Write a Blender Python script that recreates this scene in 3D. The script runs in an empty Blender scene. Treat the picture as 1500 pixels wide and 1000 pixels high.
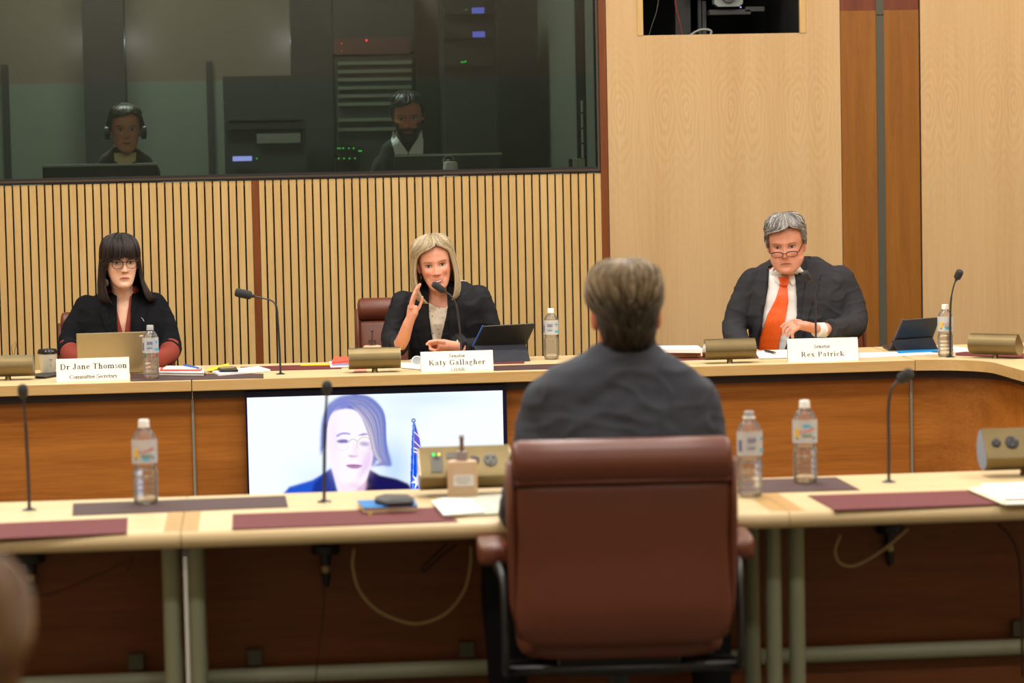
import bpy, bmesh, math, random
import numpy as np
from mathutils import Vector, Matrix, noise
from mathutils.bvhtree import BVHTree
random.seed(7)
PI = math.pi
scn = bpy.context.scene
COL = scn.collection

# ------------------------------------------------------------------ camera
F_PX = 4000.0
CAM = Vector((0, 0, 1.64))
YAW, PITCH, ROLL = math.radians(5.4), math.radians(3.94), math.radians(1.18)
Fw = Vector((math.sin(YAW)*math.cos(PITCH), math.cos(YAW)*math.cos(PITCH), -math.sin(PITCH)))
Rt = Fw.cross(Vector((0, 0, 1))).normalized(); Up = Rt.cross(Fw)
Rt, Up = Rt*math.cos(ROLL)-Up*math.sin(ROLL), Up*math.cos(ROLL)+Rt*math.sin(ROLL)
cd = bpy.data.cameras.new('camera'); cam = bpy.data.objects.new('camera', cd); COL.objects.link(cam)
cd.sensor_width = 36; cd.lens = 36*F_PX/1500
cam.matrix_world = Matrix.Translation(CAM) @ Matrix((Rt, Up, -Fw)).transposed().to_4x4()
cd.dof.use_dof = True; cd.dof.focus_distance = 11.8; cd.dof.aperture_fstop = 4.0
cd.clip_start = 0.1; cd.clip_end = 80
scn.camera = cam
def ray(px, py): return Fw + Rt*((px-750)/F_PX) + Up*((500-py)/F_PX)
def at(px, py, Y): d = ray(px, py); return CAM + d*(Y/d.y)          # point of the place at depth Y
def on(px, py, z): d = ray(px, py); return CAM + d*((z-CAM.z)/d.z)  # point on a level plane
T = 0.74                                                            # table height

# ------------------------------------------------------------------ materials
def lin(c):
    c = c/255.0
    return c/12.92 if c <= 0.04045 else ((c+0.055)/1.055)**2.4
def C(r, g, b): return (lin(r), lin(g), lin(b), 1)
MATS = {}
def newmat(name):
    m = bpy.data.materials.new(name); m.use_nodes = True
    nt = m.node_tree
    b = nt.nodes['Principled BSDF']
    return m, nt, b
def mat(name, col, rough=0.5, metal=0.0, spec=0.5, noise_amt=0.0, noise_scale=30, bump=0.0, bump_scale=80, coat=0, sss=0, emit=None, estr=0):
    if name in MATS: return MATS[name]
    m, nt, b = newmat(name)
    b.inputs['Base Color'].default_value = col; b.inputs['Roughness'].default_value = rough
    b.inputs['Metallic'].default_value = metal; b.inputs['Specular IOR Level'].default_value = spec
    b.inputs['Coat Weight'].default_value = coat
    if sss:
        b.inputs['Subsurface Weight'].default_value = sss; b.inputs['Subsurface Radius'].default_value = (0.012, 0.004, 0.002); b.inputs['Subsurface Scale'].default_value = 0.6
    if emit: b.inputs['Emission Color'].default_value = emit; b.inputs['Emission Strength'].default_value = estr
    tc = nt.nodes.new('ShaderNodeTexCoord')
    n = nt.nodes.new('ShaderNodeTexNoise'); n.inputs['Scale'].default_value = noise_scale; n.inputs['Detail'].default_value = 4
    nt.links.new(tc.outputs['Object'], n.inputs['Vector'])
    mx = nt.nodes.new('ShaderNodeMix'); mx.data_type = 'RGBA'; mx.blend_type = 'MULTIPLY'
    mx.inputs[6].default_value = col
    a = 1-noise_amt; bb = 1+noise_amt
    cr = nt.nodes.new('ShaderNodeMapRange'); cr.inputs[3].default_value = a; cr.inputs[4].default_value = bb
    nt.links.new(n.outputs['Fac'], cr.inputs[0]); nt.links.new(cr.outputs[0], mx.inputs[7]); mx.inputs[0].default_value = 1.0
    nt.links.new(mx.outputs[2], b.inputs['Base Color'])
    if bump:
        n2 = nt.nodes.new('ShaderNodeTexNoise'); n2.inputs['Scale'].default_value = bump_scale; n2.inputs['Detail'].default_value = 3
        nt.links.new(tc.outputs['Object'], n2.inputs['Vector'])
        bp = nt.nodes.new('ShaderNodeBump'); bp.inputs['Strength'].default_value = bump; bp.inputs['Distance'].default_value = 0.004
        nt.links.new(n2.outputs['Fac'], bp.inputs['Height']); nt.links.new(bp.outputs[0], b.inputs['Normal'])
    MATS[name] = m
    return m
def wood(name, c1, c2, stretch, scale=6, rough=0.35, contrast=1.0, coat=0.0, fine=True, spec=0.4):
    """stretch = axis along which the grain runs"""
    m, nt, b = newmat(name)
    tc = nt.nodes.new('ShaderNodeTexCoord'); mp = nt.nodes.new('ShaderNodeMapping')
    s = [1, 1, 1]; s[stretch] = 0.06; mp.inputs['Scale'].default_value = s
    nt.links.new(tc.outputs['Object'], mp.inputs['Vector'])
    n = nt.nodes.new('ShaderNodeTexNoise'); n.inputs['Scale'].default_value = scale; n.inputs['Detail'].default_value = 5; n.inputs['Roughness'].default_value = 0.6; n.inputs['Distortion'].default_value = 0.4
    nt.links.new(mp.outputs[0], n.inputs['Vector'])
    n2 = nt.nodes.new('ShaderNodeTexNoise'); n2.inputs['Scale'].default_value = scale*12; n2.inputs['Detail'].default_value = 3
    nt.links.new(mp.outputs[0], n2.inputs['Vector'])
    ad = nt.nodes.new('ShaderNodeMath'); ad.operation = 'MULTIPLY_ADD'; ad.inputs[1].default_value = 0.5 if fine else 0.15
    nt.links.new(n2.outputs['Fac'], ad.inputs[0]); nt.links.new(n.outputs['Fac'], ad.inputs[2])
    r = nt.nodes.new('ShaderNodeValToRGB')
    lo = 0.75-0.25/contrast; hi = 0.75+0.25/contrast
    r.color_ramp.elements[0].position = lo; r.color_ramp.elements[1].position = hi
    r.color_ramp.elements[0].color = c2; r.color_ramp.elements[1].color = c1
    nt.links.new(ad.outputs[0], r.inputs[0]); nt.links.new(r.outputs[0], b.inputs['Base Color'])
    b.inputs['Roughness'].default_value = rough; b.inputs['Coat Weight'].default_value = coat; b.inputs['Coat Roughness'].default_value = 0.2
    b.inputs['Specular IOR Level'].default_value = spec
    MATS[name] = m
    return m
def veneer(name, light, dark, x0, period, z0):
    """book-matched pale veneer: mirrored leaves with oval figure around z0"""
    m, nt, b = newmat(name)
    N = nt.nodes.new; L = nt.links.new
    def M(op, a, bb=None, c=None):
        n = N('ShaderNodeMath'); n.operation = op
        for i, v in enumerate((a, bb, c)):
            if v is None: continue
            if isinstance(v, (int, float)): n.inputs[i].default_value = v
            else: L(v, n.inputs[i])
        return n.outputs[0]
    tc = N('ShaderNodeTexCoord'); sp = N('ShaderNodeSeparateXYZ'); L(tc.outputs['Object'], sp.inputs[0])
    u = M('PINGPONG', M('ADD', sp.outputs[0], -x0+20*period), period/2)
    cb = N('ShaderNodeCombineXYZ'); L(u, cb.inputs[0]); L(M('MULTIPLY', sp.outputs[2], 0.35), cb.inputs[2])
    nz = N('ShaderNodeTexNoise'); nz.inputs['Scale'].default_value = 9; nz.inputs['Detail'].default_value = 3; L(cb.outputs[0], nz.inputs['Vector'])
    warp = M('MULTIPLY', M('SUBTRACT', nz.outputs['Fac'], 0.5), 0.09)
    dz = M('SUBTRACT', sp.outputs[2], z0)
    # ovals above, arches trailing below
    a = M('MULTIPLY', dz, 0.42)
    below = M('MULTIPLY', M('MINIMUM', dz, 0.0), 0.22)
    du = M('SUBTRACT', u, period*0.17)
    r2 = M('ADD', M('MULTIPLY', du, du), M('MULTIPLY', M('SUBTRACT', a, M('MULTIPLY', below, 0.6)), M('SUBTRACT', a, M('MULTIPLY', below, 0.6))))
    r = M('ADD', M('SQRT', r2), warp)
    s = M('SINE', M('MULTIPLY', r, 330.0))
    fade = M('DIVIDE', 1.0, M('ADD', 1.0, M('MULTIPLY', r2, 140.0)))
    # straight fine grain
    mp = N('ShaderNodeMapping'); mp.inputs['Scale'].default_value = (1, 1, 0.03); L(tc.outputs['Object'], mp.inputs['Vector'])
    g = N('ShaderNodeTexNoise'); g.inputs['Scale'].default_value = 90; g.inputs['Detail'].default_value = 4; L(mp.outputs[0], g.inputs['Vector'])
    g2 = N('ShaderNodeTexNoise'); g2.inputs['Scale'].default_value = 7; g2.inputs['Detail'].default_value = 2; L(mp.outputs[0], g2.inputs['Vector'])
    v = M('ADD', M('MULTIPLY', M('MULTIPLY', s, fade), 0.115), M('ADD', M('MULTIPLY', g.outputs['Fac'], 0.5), M('MULTIPLY', g2.outputs['Fac'], 0.6)))
    rp = N('ShaderNodeValToRGB'); rp.color_ramp.elements[0].position = 0.22; rp.color_ramp.elements[1].position = 0.88
    rp.color_ramp.elements[0].color = dark; rp.color_ramp.elements[1].color = light
    L(v, rp.inputs[0]); L(rp.outputs[0], b.inputs['Base Color']); b.inputs['Roughness'].default_value = 0.42; b.inputs['Specular IOR Level'].default_value = 0.35
    MATS[name] = m
    return m
def emit(name, col, s=1.0):
    if name in MATS: return MATS[name]
    m = bpy.data.materials.new(name); m.use_nodes = True; nt = m.node_tree; nt.nodes.clear()
    e = nt.nodes.new('ShaderNodeEmission'); e.inputs[0].default_value = col; e.inputs[1].default_value = s
    o = nt.nodes.new('ShaderNodeOutputMaterial'); nt.links.new(e.outputs[0], o.inputs[0]); MATS[name] = m
    return m
def glass(name, tint=(1, 1, 1, 1), ior=1.45, rough=0.0, boost=1.0):
    m = bpy.data.materials.new(name); m.use_nodes = True; nt = m.node_tree; nt.nodes.clear()
    t = nt.nodes.new('ShaderNodeBsdfTransparent'); t.inputs[0].default_value = tint
    g = nt.nodes.new('ShaderNodeBsdfGlossy'); g.inputs['Roughness'].default_value = rough; g.inputs[0].default_value = (1, 1, 1, 1)
    f = nt.nodes.new('ShaderNodeFresnel'); f.inputs[0].default_value = ior
    mu = nt.nodes.new('ShaderNodeMath'); mu.operation = 'MULTIPLY'; mu.inputs[1].default_value = boost; mu.use_clamp = True
    mx = nt.nodes.new('ShaderNodeMixShader'); o = nt.nodes.new('ShaderNodeOutputMaterial')
    nt.links.new(f.outputs[0], mu.inputs[0]); nt.links.new(mu.outputs[0], mx.inputs[0]); nt.links.new(t.outputs[0], mx.inputs[1]); nt.links.new(g.outputs[0], mx.inputs[2]); nt.links.new(mx.outputs[0], o.inputs[0])
    MATS[name] = m
    return m
def attr_mat(name, rough=0.5, spec=0.3, emission=False, strength=1.0, sss=0, aniso=False):
    m, nt, b = newmat(name)
    a = nt.nodes.new('ShaderNodeVertexColor'); a.layer_name = 'Col'
    if emission:
        nt.nodes.remove(b); e = nt.nodes.new('ShaderNodeEmission'); e.inputs[1].default_value = strength
        nt.links.new(a.outputs[0], e.inputs[0]); nt.links.new(e.outputs[0], nt.nodes['Material Output'].inputs[0])
    else:
        nt.links.new(a.outputs[0], b.inputs['Base Color']); b.inputs['Roughness'].default_value = rough; b.inputs['Specular IOR Level'].default_value = spec
        if sss: b.inputs['Subsurface Weight'].default_value = sss; b.inputs['Subsurface Radius'].default_value = (0.012, 0.004, 0.002); b.inputs['Subsurface Scale'].default_value = 0.5
    MATS[name] = m
    return m

# ------------------------------------------------------------------ mesh building
class MB:
    def __init__(s): s.v = []; s.f = []
    def add(s, vs, fs):
        k = len(s.v); s.v += [tuple(v) for v in vs]; s.f += [tuple(i+k for i in f) for f in fs]; return s
    def box(s, x0, x1, y0, y1, z0, z1):
        return s.add([(x0,y0,z0),(x1,y0,z0),(x1,y1,z0),(x0,y1,z0),(x0,y0,z1),(x1,y0,z1),(x1,y1,z1),(x0,y1,z1)],
                     [(0,3,2,1),(4,5,6,7),(0,1,5,4),(1,2,6,5),(2,3,7,6),(3,0,4,7)])
    def obox(s, c, ux, uy, uz):      # box from centre and three half-axis vectors
        c = Vector(c); ux = Vector(ux); uy = Vector(uy); uz = Vector(uz)
        vs = [c+a*ux+b*uy+d*uz for d in (-1,1) for a, b in ((-1,-1),(1,-1),(1,1),(-1,1))]
        return s.add(vs, [(0,3,2,1),(4,5,6,7),(0,1,5,4),(1,2,6,5),(2,3,7,6),(3,0,4,7)])
    def prism(s, pts, off):          # polygon (3-D points) swept by an offset
        off = Vector(off); n = len(pts); p = [Vector(q) for q in pts]
        return s.add(p+[q+off for q in p], [tuple(range(n))[::-1], tuple(range(n, 2*n))]+[(i,(i+1)%n,(i+1)%n+n,i+n) for i in range(n)])
    def tube(s, pts, r, n=10, cap=True, flat=None):
        pts = [Vector(p) for p in pts]; m = len(pts)
        if isinstance(r, (int, float)): r = [r]*m
        t = [(pts[min(i+1,m-1)]-pts[max(i-1,0)]).normalized() for i in range(m)]
        a = t[0].orthogonal().normalized()
        if flat is not None:
            fv = Vector(flat); a = (fv-t[0]*fv.dot(t[0])).normalized()
        vs = []
        for i in range(m):
            a = (a-t[i]*a.dot(t[i])).normalized(); b = t[i].cross(a)
            ri = r[i] if isinstance(r[i], tuple) else (r[i], r[i])
            for k in range(n):
                q = 2*PI*k/n; vs.append(pts[i]+a*(math.cos(q)*ri[0])+b*(math.sin(q)*ri[1]))
        fs = [(i*n+k, i*n+(k+1)%n, (i+1)*n+(k+1)%n, (i+1)*n+k) for i in range(m-1) for k in range(n)]
        if cap: fs += [tuple(range(n))[::-1], tuple(range((m-1)*n, m*n))]
        return s.add(vs, fs)
    def lathe(s, prof, c=(0,0,0), n=24, axis=None):      # prof = [(r,z)], around an axis through c
        c = Vector(c); R = Matrix.Identity(3)
        if axis is not None: R = Vector((0,0,1)).rotation_difference(Vector(axis)).to_matrix()
        vs = [c+R@Vector((r*math.cos(2*PI*k/n), r*math.sin(2*PI*k/n), z)) for r, z in prof for k in range(n)]
        m = len(prof)
        fs = [(i*n+k, i*n+(k+1)%n, (i+1)*n+(k+1)%n, (i+1)*n+k) for i in range(m-1) for k in range(n)]
        fs += [tuple(range(n))[::-1], tuple(range((m-1)*n, m*n))]
        return s.add(vs, fs)
    def ball(s, c, rx, ry=None, rz=None, n=16, R=None):
        ry = ry or rx; rz = rz or rx; c = Vector(c); R = R or Matrix.Identity(3)
        vs = []; m = n//2+1
        for i in range(1, m):
            th = PI*i/m
            for k in range(n):
                ph = 2*PI*k/n; vs.append(c+R@Vector((rx*math.sin(th)*math.cos(ph), ry*math.sin(th)*math.sin(ph), rz*math.cos(th))))
        vs += [c+R@Vector((0,0,rz)), c+R@Vector((0,0,-rz))]
        fs = [(i*n+k, (i+1)*n+k, (i+1)*n+(k+1)%n, i*n+(k+1)%n) for i in range(m-2) for k in range(n)]
        top = (m-1)*n
        fs += [(top, k, (k+1)%n) for k in range(n)]+[(top+1, (m-2)*n+(k+1)%n, (m-2)*n+k) for k in range(n)]
        return s.add(vs, fs)
    def rings(s, rows, cap=True):    # rows of equal length point rings
        n = len(rows[0]); m = len(rows)
        fs = [(i*n+k, i*n+(k+1)%n, (i+1)*n+(k+1)%n, (i+1)*n+k) for i in range(m-1) for k in range(n)]
        if cap: fs += [tuple(range(n))[::-1], tuple(range((m-1)*n, m*n))]
        return s.add([p for r in rows for p in r], fs)
    def grid(s, rows):
        n = len(rows[0]); m = len(rows)
        return s.add([p for r in rows for p in r], [(i*n+k, i*n+k+1, (i+1)*n+k+1, (i+1)*n+k) for i in range(m-1) for k in range(n-1)])
    def xform(s, M): s.v = [tuple(M@Vector(v)) for v in s.v]; return s
    def mesh(s, name='m'):
        me = bpy.data.meshes.new(name); me.from_pydata(s.v, [], s.f); me.update(); return me
    def build(s, name, material, parent=None, smooth=False, bevel=0, seg=2, cols=None, angle=None):
        me = s.mesh(name)
        bm = bmesh.new(); bm.from_mesh(me); bmesh.ops.recalc_face_normals(bm, faces=bm.faces[:]); bm.to_mesh(me); bm.free()
        return link(name, me, material, parent, smooth, bevel, seg, angle)
def link(name, me, material, parent=None, smooth=False, bevel=0, seg=2, angle=None):
    o = bpy.data.objects.new(name, me); COL.objects.link(o)
    if material: me.materials.append(material)
    if smooth:
        me.shade_smooth()
        if angle:
            me.set_sharp_from_angle(angle=math.radians(angle))
    if parent is not None:
        w = world_loc(parent)
        me.transform(Matrix.Translation(-w)); o.parent = parent
    if bevel:
        b = o.modifiers.new('bevel', 'BEVEL'); b.width = bevel; b.segments = seg; b.limit_method = 'ANGLE'; b.angle_limit = math.radians(40)
    return o
def world_loc(o):
    w = Vector(o.location)
    while o.parent: o = o.parent; w += Vector(o.location)
    return w
def thing(name, label, cat, loc=(0,0,0), group=None):
    o = bpy.data.objects.new(name, None); COL.objects.link(o); o.location = loc; o.empty_display_size = 0.05
    o['label'] = label; o['category'] = cat
    if group: o['group'] = group
    return o
def tag(o, label, cat, group=None, loc=None):
    o['label'] = label; o['category'] = cat
    if group: o['group'] = group
    if loc is not None:
        o.data.transform(Matrix.Translation(-Vector(loc))); o.location = loc
    return o
def struct(o): o['kind'] = 'structure'; return o
def copy_tree(o, parent=None):
    c = o.copy(); COL.objects.link(c)
    if parent: c.parent = parent
    for ch in [q for q in list(COL.objects) if q.parent == o]: copy_tree(ch, c)
    return c
DG = None
def bake(mb_or_me, voxel, smooth_it=4, factor=0.5):
    me = mb_or_me.mesh() if isinstance(mb_or_me, MB) else mb_or_me
    bm = bmesh.new(); bm.from_mesh(me); bmesh.ops.recalc_face_normals(bm, faces=bm.faces[:]); bm.to_mesh(me); bm.free()
    sc_b = bpy.data.scenes.new('bake'); o = bpy.data.objects.new('tmp', me); sc_b.collection.objects.link(o)
    r = o.modifiers.new('r', 'REMESH'); r.mode = 'VOXEL'; r.voxel_size = voxel
    if smooth_it:
        s = o.modifiers.new('s', 'SMOOTH'); s.factor = factor; s.iterations = smooth_it
    sc_b.view_layers[0].update(); dg = sc_b.view_layers[0].depsgraph; dg.update()
    out = bpy.data.meshes.new_from_object(o.evaluated_get(dg))
    bpy.data.objects.remove(o); bpy.data.meshes.remove(me); bpy.data.scenes.remove(sc_b)
    return out
def set_cols(me, fn):
    ca = me.color_attributes.new('Col', 'FLOAT_COLOR', 'POINT')
    n = len(me.vertices); co = np.empty(n*3); me.vertices.foreach_get('co', co); co = co.reshape(n, 3)
    c = np.ones((n, 4)); c[:, :3] = fn(co); ca.data.foreach_set('color', c.astype(np.float32).ravel())
def bvh_of(me): 
    return BVHTree.FromPolygons([v.co.copy() for v in me.vertices], [tuple(p.vertices) for p in me.polygons])
def smoothline(pts, n=8):
    """Catmull-Rom through points (tuples of any size)"""
    P = [np.array(p, float) for p in pts]; P = [2*P[0]-P[1]]+P+[2*P[-1]-P[-2]]
    out = []
    for i in range(1, len(P)-2):
        for k in range(n):
            t = k/n; a, b, c, d = P[i-1], P[i], P[i+1], P[i+2]
            out.append(0.5*((2*b)+(c-a)*t+(2*a-5*b+4*c-d)*t*t+(3*b-a-3*c+d)*t**3))
    out.append(P[-2]); return out
def decal(poly, frame, bvh, off, thick, step=0.006, bulge=0):
    """lay a flat outline (x,z in a frame, looking along the frame's +y) onto a surface as a thin solid"""
    bm = bmesh.new(); vs = [bm.verts.new((x, 0, z)) for x, z in poly]; bm.faces.new(vs)
    xs = [p[0] for p in poly]; zs = [p[1] for p in poly]
    bmesh.ops.triangulate(bm, faces=bm.faces[:])
    for lo, hi, ax in ((min(xs), max(xs), Vector((1,0,0))), (min(zs), max(zs), Vector((0,0,1)))):
        k = lo+step
        while k < hi-1e-5:
            bmesh.ops.bisect_plane(bm, geom=bm.verts[:]+bm.edges[:]+bm.faces[:], plane_co=ax*k, plane_no=ax, dist=1e-6); k += step
    d = (frame.to_3x3()@Vector((0,1,0))).normalized()
    mids = (min(xs)+max(xs))/2, (min(zs)+max(zs))/2; hw = (max(xs)-min(xs))/2, (max(zs)-min(zs))/2
    miss = []
    last = None
    for v in bm.verts:
        o = frame@Vector((v.co.x, -0.6, v.co.z)); h = bvh.ray_cast(o, d, 1.2)
        b = 0
        if bulge:
            b = bulge*max(0, 1-((v.co.x-mids[0])/hw[0])**2)*max(0, 1-((v.co.z-mids[1])/hw[1])**2)
        if h[0] is None: miss.append((v, b)); continue
        v.co = h[0]-d*(off+b); last = (h[0]-o).dot(d)
    for v, b in miss:
        o = frame@Vector((v.co.x, -0.6, v.co.z)); v.co = o+d*((last or 0.6)-off-b)
    r = bmesh.ops.extrude_face_region(bm, geom=bm.faces[:])
    bmesh.ops.translate(bm, verts=[g for g in r['geom'] if isinstance(g, bmesh.types.BMVert)], vec=d*thick)
    bmesh.ops.recalc_face_normals(bm, faces=bm.faces[:])
    me = bpy.data.meshes.new('d'); bm.to_mesh(me); bm.free(); return me
def text_mesh(txt, size, M, depth=0.0003):
    c = bpy.data.curves.new('t', 'FONT'); c.body = txt; c.size = size; c.align_x = 'CENTER'; c.align_y = 'CENTER'; c.extrude = depth
    o = bpy.data.objects.new('t', c); COL.objects.link(o)
    dg = bpy.context.evaluated_depsgraph_get(); dg.update()
    me = bpy.data.meshes.new_from_object(o.evaluated_get(dg)); bpy.data.objects.remove(o); me.transform(M); return me

# ------------------------------------------------------------------ palette
OAK = wood('pale slat oak', C(210,178,118), C(190,152,92), 2, scale=14, rough=0.5, contrast=0.8)
DARKWALL = mat('black slat backing', C(10,10,11), 0.9)
REDWOOD = wood('red brown trim wood', C(130,70,24), C(100,48,14), 2, scale=16, rough=0.4)
JARRAH = wood('dark red trim wood', C(120,60,32), C(92,42,22), 2, scale=16, rough=0.4)
AMBER = wood('amber column wood', C(146,94,30), C(124,74,18), 2, scale=20, rough=0.4)
YW = 13.8
xw = lambda px, py=263: at(px, py, YW).x
zw = lambda py, px=440: at(px, py, YW).z
VEN = veneer('bookmatched pale veneer', C(208,178,132), C(186,150,102), xw(1086.5, 160), xw(1183,160)-xw(1086.5,160), zw(157,1100))
PANELW = wood('desk front cherry veneer', C(192,120,48), C(150,86,24), 0, scale=9, rough=0.33, contrast=0.9, coat=0.15)
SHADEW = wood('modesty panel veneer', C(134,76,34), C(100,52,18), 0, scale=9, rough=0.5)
TOPW = wood('pale maple table top', C(222,198,152), C(206,178,128), 0, scale=8, rough=0.38, contrast=0.7, coat=0)
EDGEW = wood('maple table edge', C(214,178,120), C(194,150,88), 0, scale=14, rough=0.35, contrast=0.8)
BAND = wood('darker crossbanding', C(204,166,106), C(186,144,86), 1, scale=10, rough=0.35)
SHADOW = mat('dark recess laminate', C(58,48,50), 0.6)
METAL = mat('brushed steel strip', C(150,150,138), 0.5, metal=0.4)
GREEN = mat('grey green painted steel', C(152,156,130), 0.45, noise_amt=0.03)
BRASS = mat('brushed aged brass', C(124,108,74), 0.45, metal=0.85, noise_amt=0.18, noise_scale=14)
BLACKM = mat('black painted metal', C(24,24,26), 0.4)
FOAM = mat('charcoal microphone foam', C(52,54,54), 0.95, bump=0.4, bump_scale=900)
GOOSE = mat('dark gooseneck', C(62,62,66), 0.35, metal=0.4)
SILVER = mat('silver metal', C(190,188,182), 0.25, metal=1.0)
LEATHER = mat('oxblood brown leather', C(102,51,31), 0.42, spec=0.5, noise_amt=0.1, noise_scale=9, bump=0.12, bump_scale=260)
PADRED = mat('burgundy leather writing pad', C(106,42,44), 0.7, spec=.3, noise_amt=0.05, bump=0.1, bump_scale=700)
MATBR = mat('dark brown leather strip', C(74,50,50), 0.65, spec=.3, noise_amt=0.05, bump=0.1, bump_scale=700)
PAPER = mat('white paper', C(246,244,236), 0.8)
WHITE = mat('white card', C(250,247,236), 0.75)
INK = mat('black ink', C(40,38,38), 0.8)
CEILM = mat('white ceiling paint', C(225,220,210), 0.9)
CARPET = mat('green grey carpet', C(96,92,80), 0.95, noise_amt=0.2, noise_scale=200)

# ------------------------------------------------------------------ room shell
XL, XR, YB, ZC = -4.2, 6.2, -3.2, 4.3
struct(MB().box(XL-.1, XR+.1, YB-.1, YW, -0.1, 0).build('floor', CARPET))
struct(MB().box(XL-.1, XR+.1, YB-.1, 18.4, ZC, ZC+0.1).build('ceiling', CEILM))
GREENWALL = mat('muted green wall fabric', C(120,130,112), 0.9)
DARKUP = mat('tan upper rear wall', C(140,128,108), 0.8)
struct(MB().box(XL, XR, YB-.1, YB, 0, 2.5).build('wall_rear', GREENWALL))
struct(MB().box(XL, XR, YB-.1, YB, 2.5, ZC).build('wall_rear_upper', DARKUP))
sw = wood('side wall veneer', C(204,172,124), C(184,146,94), 2, scale=8, rough=0.5)
struct(MB().box(XL-.1, XL, YB, YW, 0, ZC).build('wall_left', sw))
struct(MB().box(XR, XR+.1, YB, YW, 0, ZC).build('wall_right', sw))

# slatted wall under the control room window
zs = at(440, 263.0, YW).z
x_end = xw(879.9, 254); x_m0, x_m1 = xw(368.4, 264.5), xw(378.6, 264.4)
pitch = (xw(106.3, 272)-xw(12.0, 272))/8; gap = pitch*0.21
struct(MB().box(XL, x_end+.01, YW+0.03, YW+0.12, 0, zs-0.002).build('wall_slat_backing', DARKWALL))
sl = MB()
x = x_end
while x-pitch+gap > x_m1+0.004:
    sl.box(x-pitch+gap, x, YW, YW+0.03, 0, zs); x -= pitch
if x-x_m1 > 0.01: sl.box(x_m1+gap*0.3, x, YW, YW+0.03, 0, zs)
x = x_m0-gap*.2
while x > XL+pitch:
    sl.box(x-pitch+gap, x, YW, YW+0.03, 0, zs); x -= pitch
struct(sl.build('wall_slats', OAK))
rl = MB(); rl.box(XL, x_m0, YW+0.012, YW+0.03, zs-0.024, zs-0.004); rl.box(x_m1, x_end, YW+0.012, YW+0.03, zs-0.024, zs-0.004)
struct(rl.build('trim_1', mat('olive rail', C(96,76,36), 0.7)))
struct(MB().box(x_m0, x_m1, YW-0.002, YW+0.03, 0, zs).build('trim_2', REDWOOD, bevel=.001))
xt0, xt1 = xw(881.4, 100)-0.002, xw(890.6, 240)
struct(MB().box(xt0-.012, xt1, YW-0.004, YW+0.16, 0, ZC).build('trim_3', REDWOOD, bevel=.002))
# veneer panel with the camera niche
xp1 = xw(1231.2, 60)
nx0, nx1, nz = xw(942.2, 50), xw(1171.6, 48), at(1057, 50, YW).z
nzt = nz+0.62
p = MB()
for a in ((xt1+.003, nx0, 0, ZC), (nx1, xp1-.003, 0, ZC), (nx0, nx1, 0, nz), (nx0, nx1, nzt, ZC)):
    p.box(a[0], a[1], YW, YW+0.02, a[2], a[3])
struct(p.build('wall_veneer_panel', VEN))
# fitted frame round the niche
fr = MB(); w = 0.03
fr.box(nx0-w, nx0, YW-0.004, YW+0.0, nz, nzt); fr.box(nx1, nx1+w, YW-0.004, YW, nz, nzt)
struct(fr.build('trim_4', OAK))
nb = MB(); BL = mat('matt black niche lining', C(8,8,8), 0.9)
nb.box(nx0, nx1, YW+0.9, YW+0.95, nz-.3, nzt+.1); nb.box(nx0-.05, nx0-.001, YW+.02, YW+0.95, nz-.3, nzt+.1); nb.box(nx1+.001, nx1+.05, YW+.02, YW+0.95, nz-.3, nzt+.1)
nb.box(nx0, nx1, YW+.02, YW+0.95, nzt, nzt+.1); nb.box(nx0, nx1, YW+.02, YW+.95, nz-.32, nz-.3)
struct(nb.build('wall_niche_lining', BL))
# dark columns between the veneer panels
c1, c2, c3, c4 = xw(1283.6, 60), xw(1294.8, 60), xw(1346.2, 60), xw(1348.2, 60)
zb = at(1260, 15.4, YW).z
cpm = [('wall_column_panel', xp1, c1, AMBER, 0, zb), ('wall_column_panel_right', c2, c3, AMBER, 0, zb),
       ('wall_column_upper', xp1, c1, JARRAH, zb, ZC), ('wall_column_upper_right', c2, c3, JARRAH, zb, ZC)]
for n_, a, b_, m_, z0, z1 in cpm: struct(MB().box(a+.0005, b_-.0005, YW+0.004, YW+0.03, z0+.0005, z1).build(n_, m_))
st = MB(); st.box(c1, c2, YW+0.002, YW+0.03, 0, at(1288, 22, YW).z-.002); st.box(c1, c2, YW+0.002, YW+0.03, at(1288, 22, YW).z+.002, ZC)
struct(st.build('trim_5', mat('dark olive metal strip', C(82,80,68), 0.5, metal=0.3)))
struct(MB().box(c3, c4, YW+.015, YW+.03, 0, ZC).build('trim_6', DARKWALL))
struct(MB().box(c4, XR, YW, YW+0.03, 0, ZC).build('wall_veneer_panel_right', VEN))
struct(MB().box(x_end, XR, YW+0.96, YW+1.0, 0, ZC).build('wall_outer', DARKWALL))

# ------------------------------------------------------------------ control room window
FRM = mat('bronze window frame', C(74,62,48), 0.45, metal=0.2)
xg1 = xw(875, 200); win = MB()
zf = zs+0.004
win.box(XL, x_end, YW-0.004, YW+0.09, zf, zf+0.030)
win.box(xg1, x_end, YW-0.004, YW+0.09, zf+0.030, ZC)
struct(win.build('window_1', mat('black window rebate', C(26,22,18), 0.5)))
lip = MB(); lip.box(XL, x_end-.006, YW-0.010, YW-.004, zf+0.008, zf+0.018); lip.box(x_end-0.014, x_end-0.006, YW-0.010, YW-.004, zf+0.018, ZC)
struct(lip.build('window_1_frame', FRM))
PANE = glass('grey green control room glass', (0.66, 0.68, 0.64, 1), 1.5)
struct(MB().box(XL, xg1+.004, YW+0.04, YW+0.052, zf+0.03, ZC-.01).build('window_1_pane', PANE))

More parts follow.
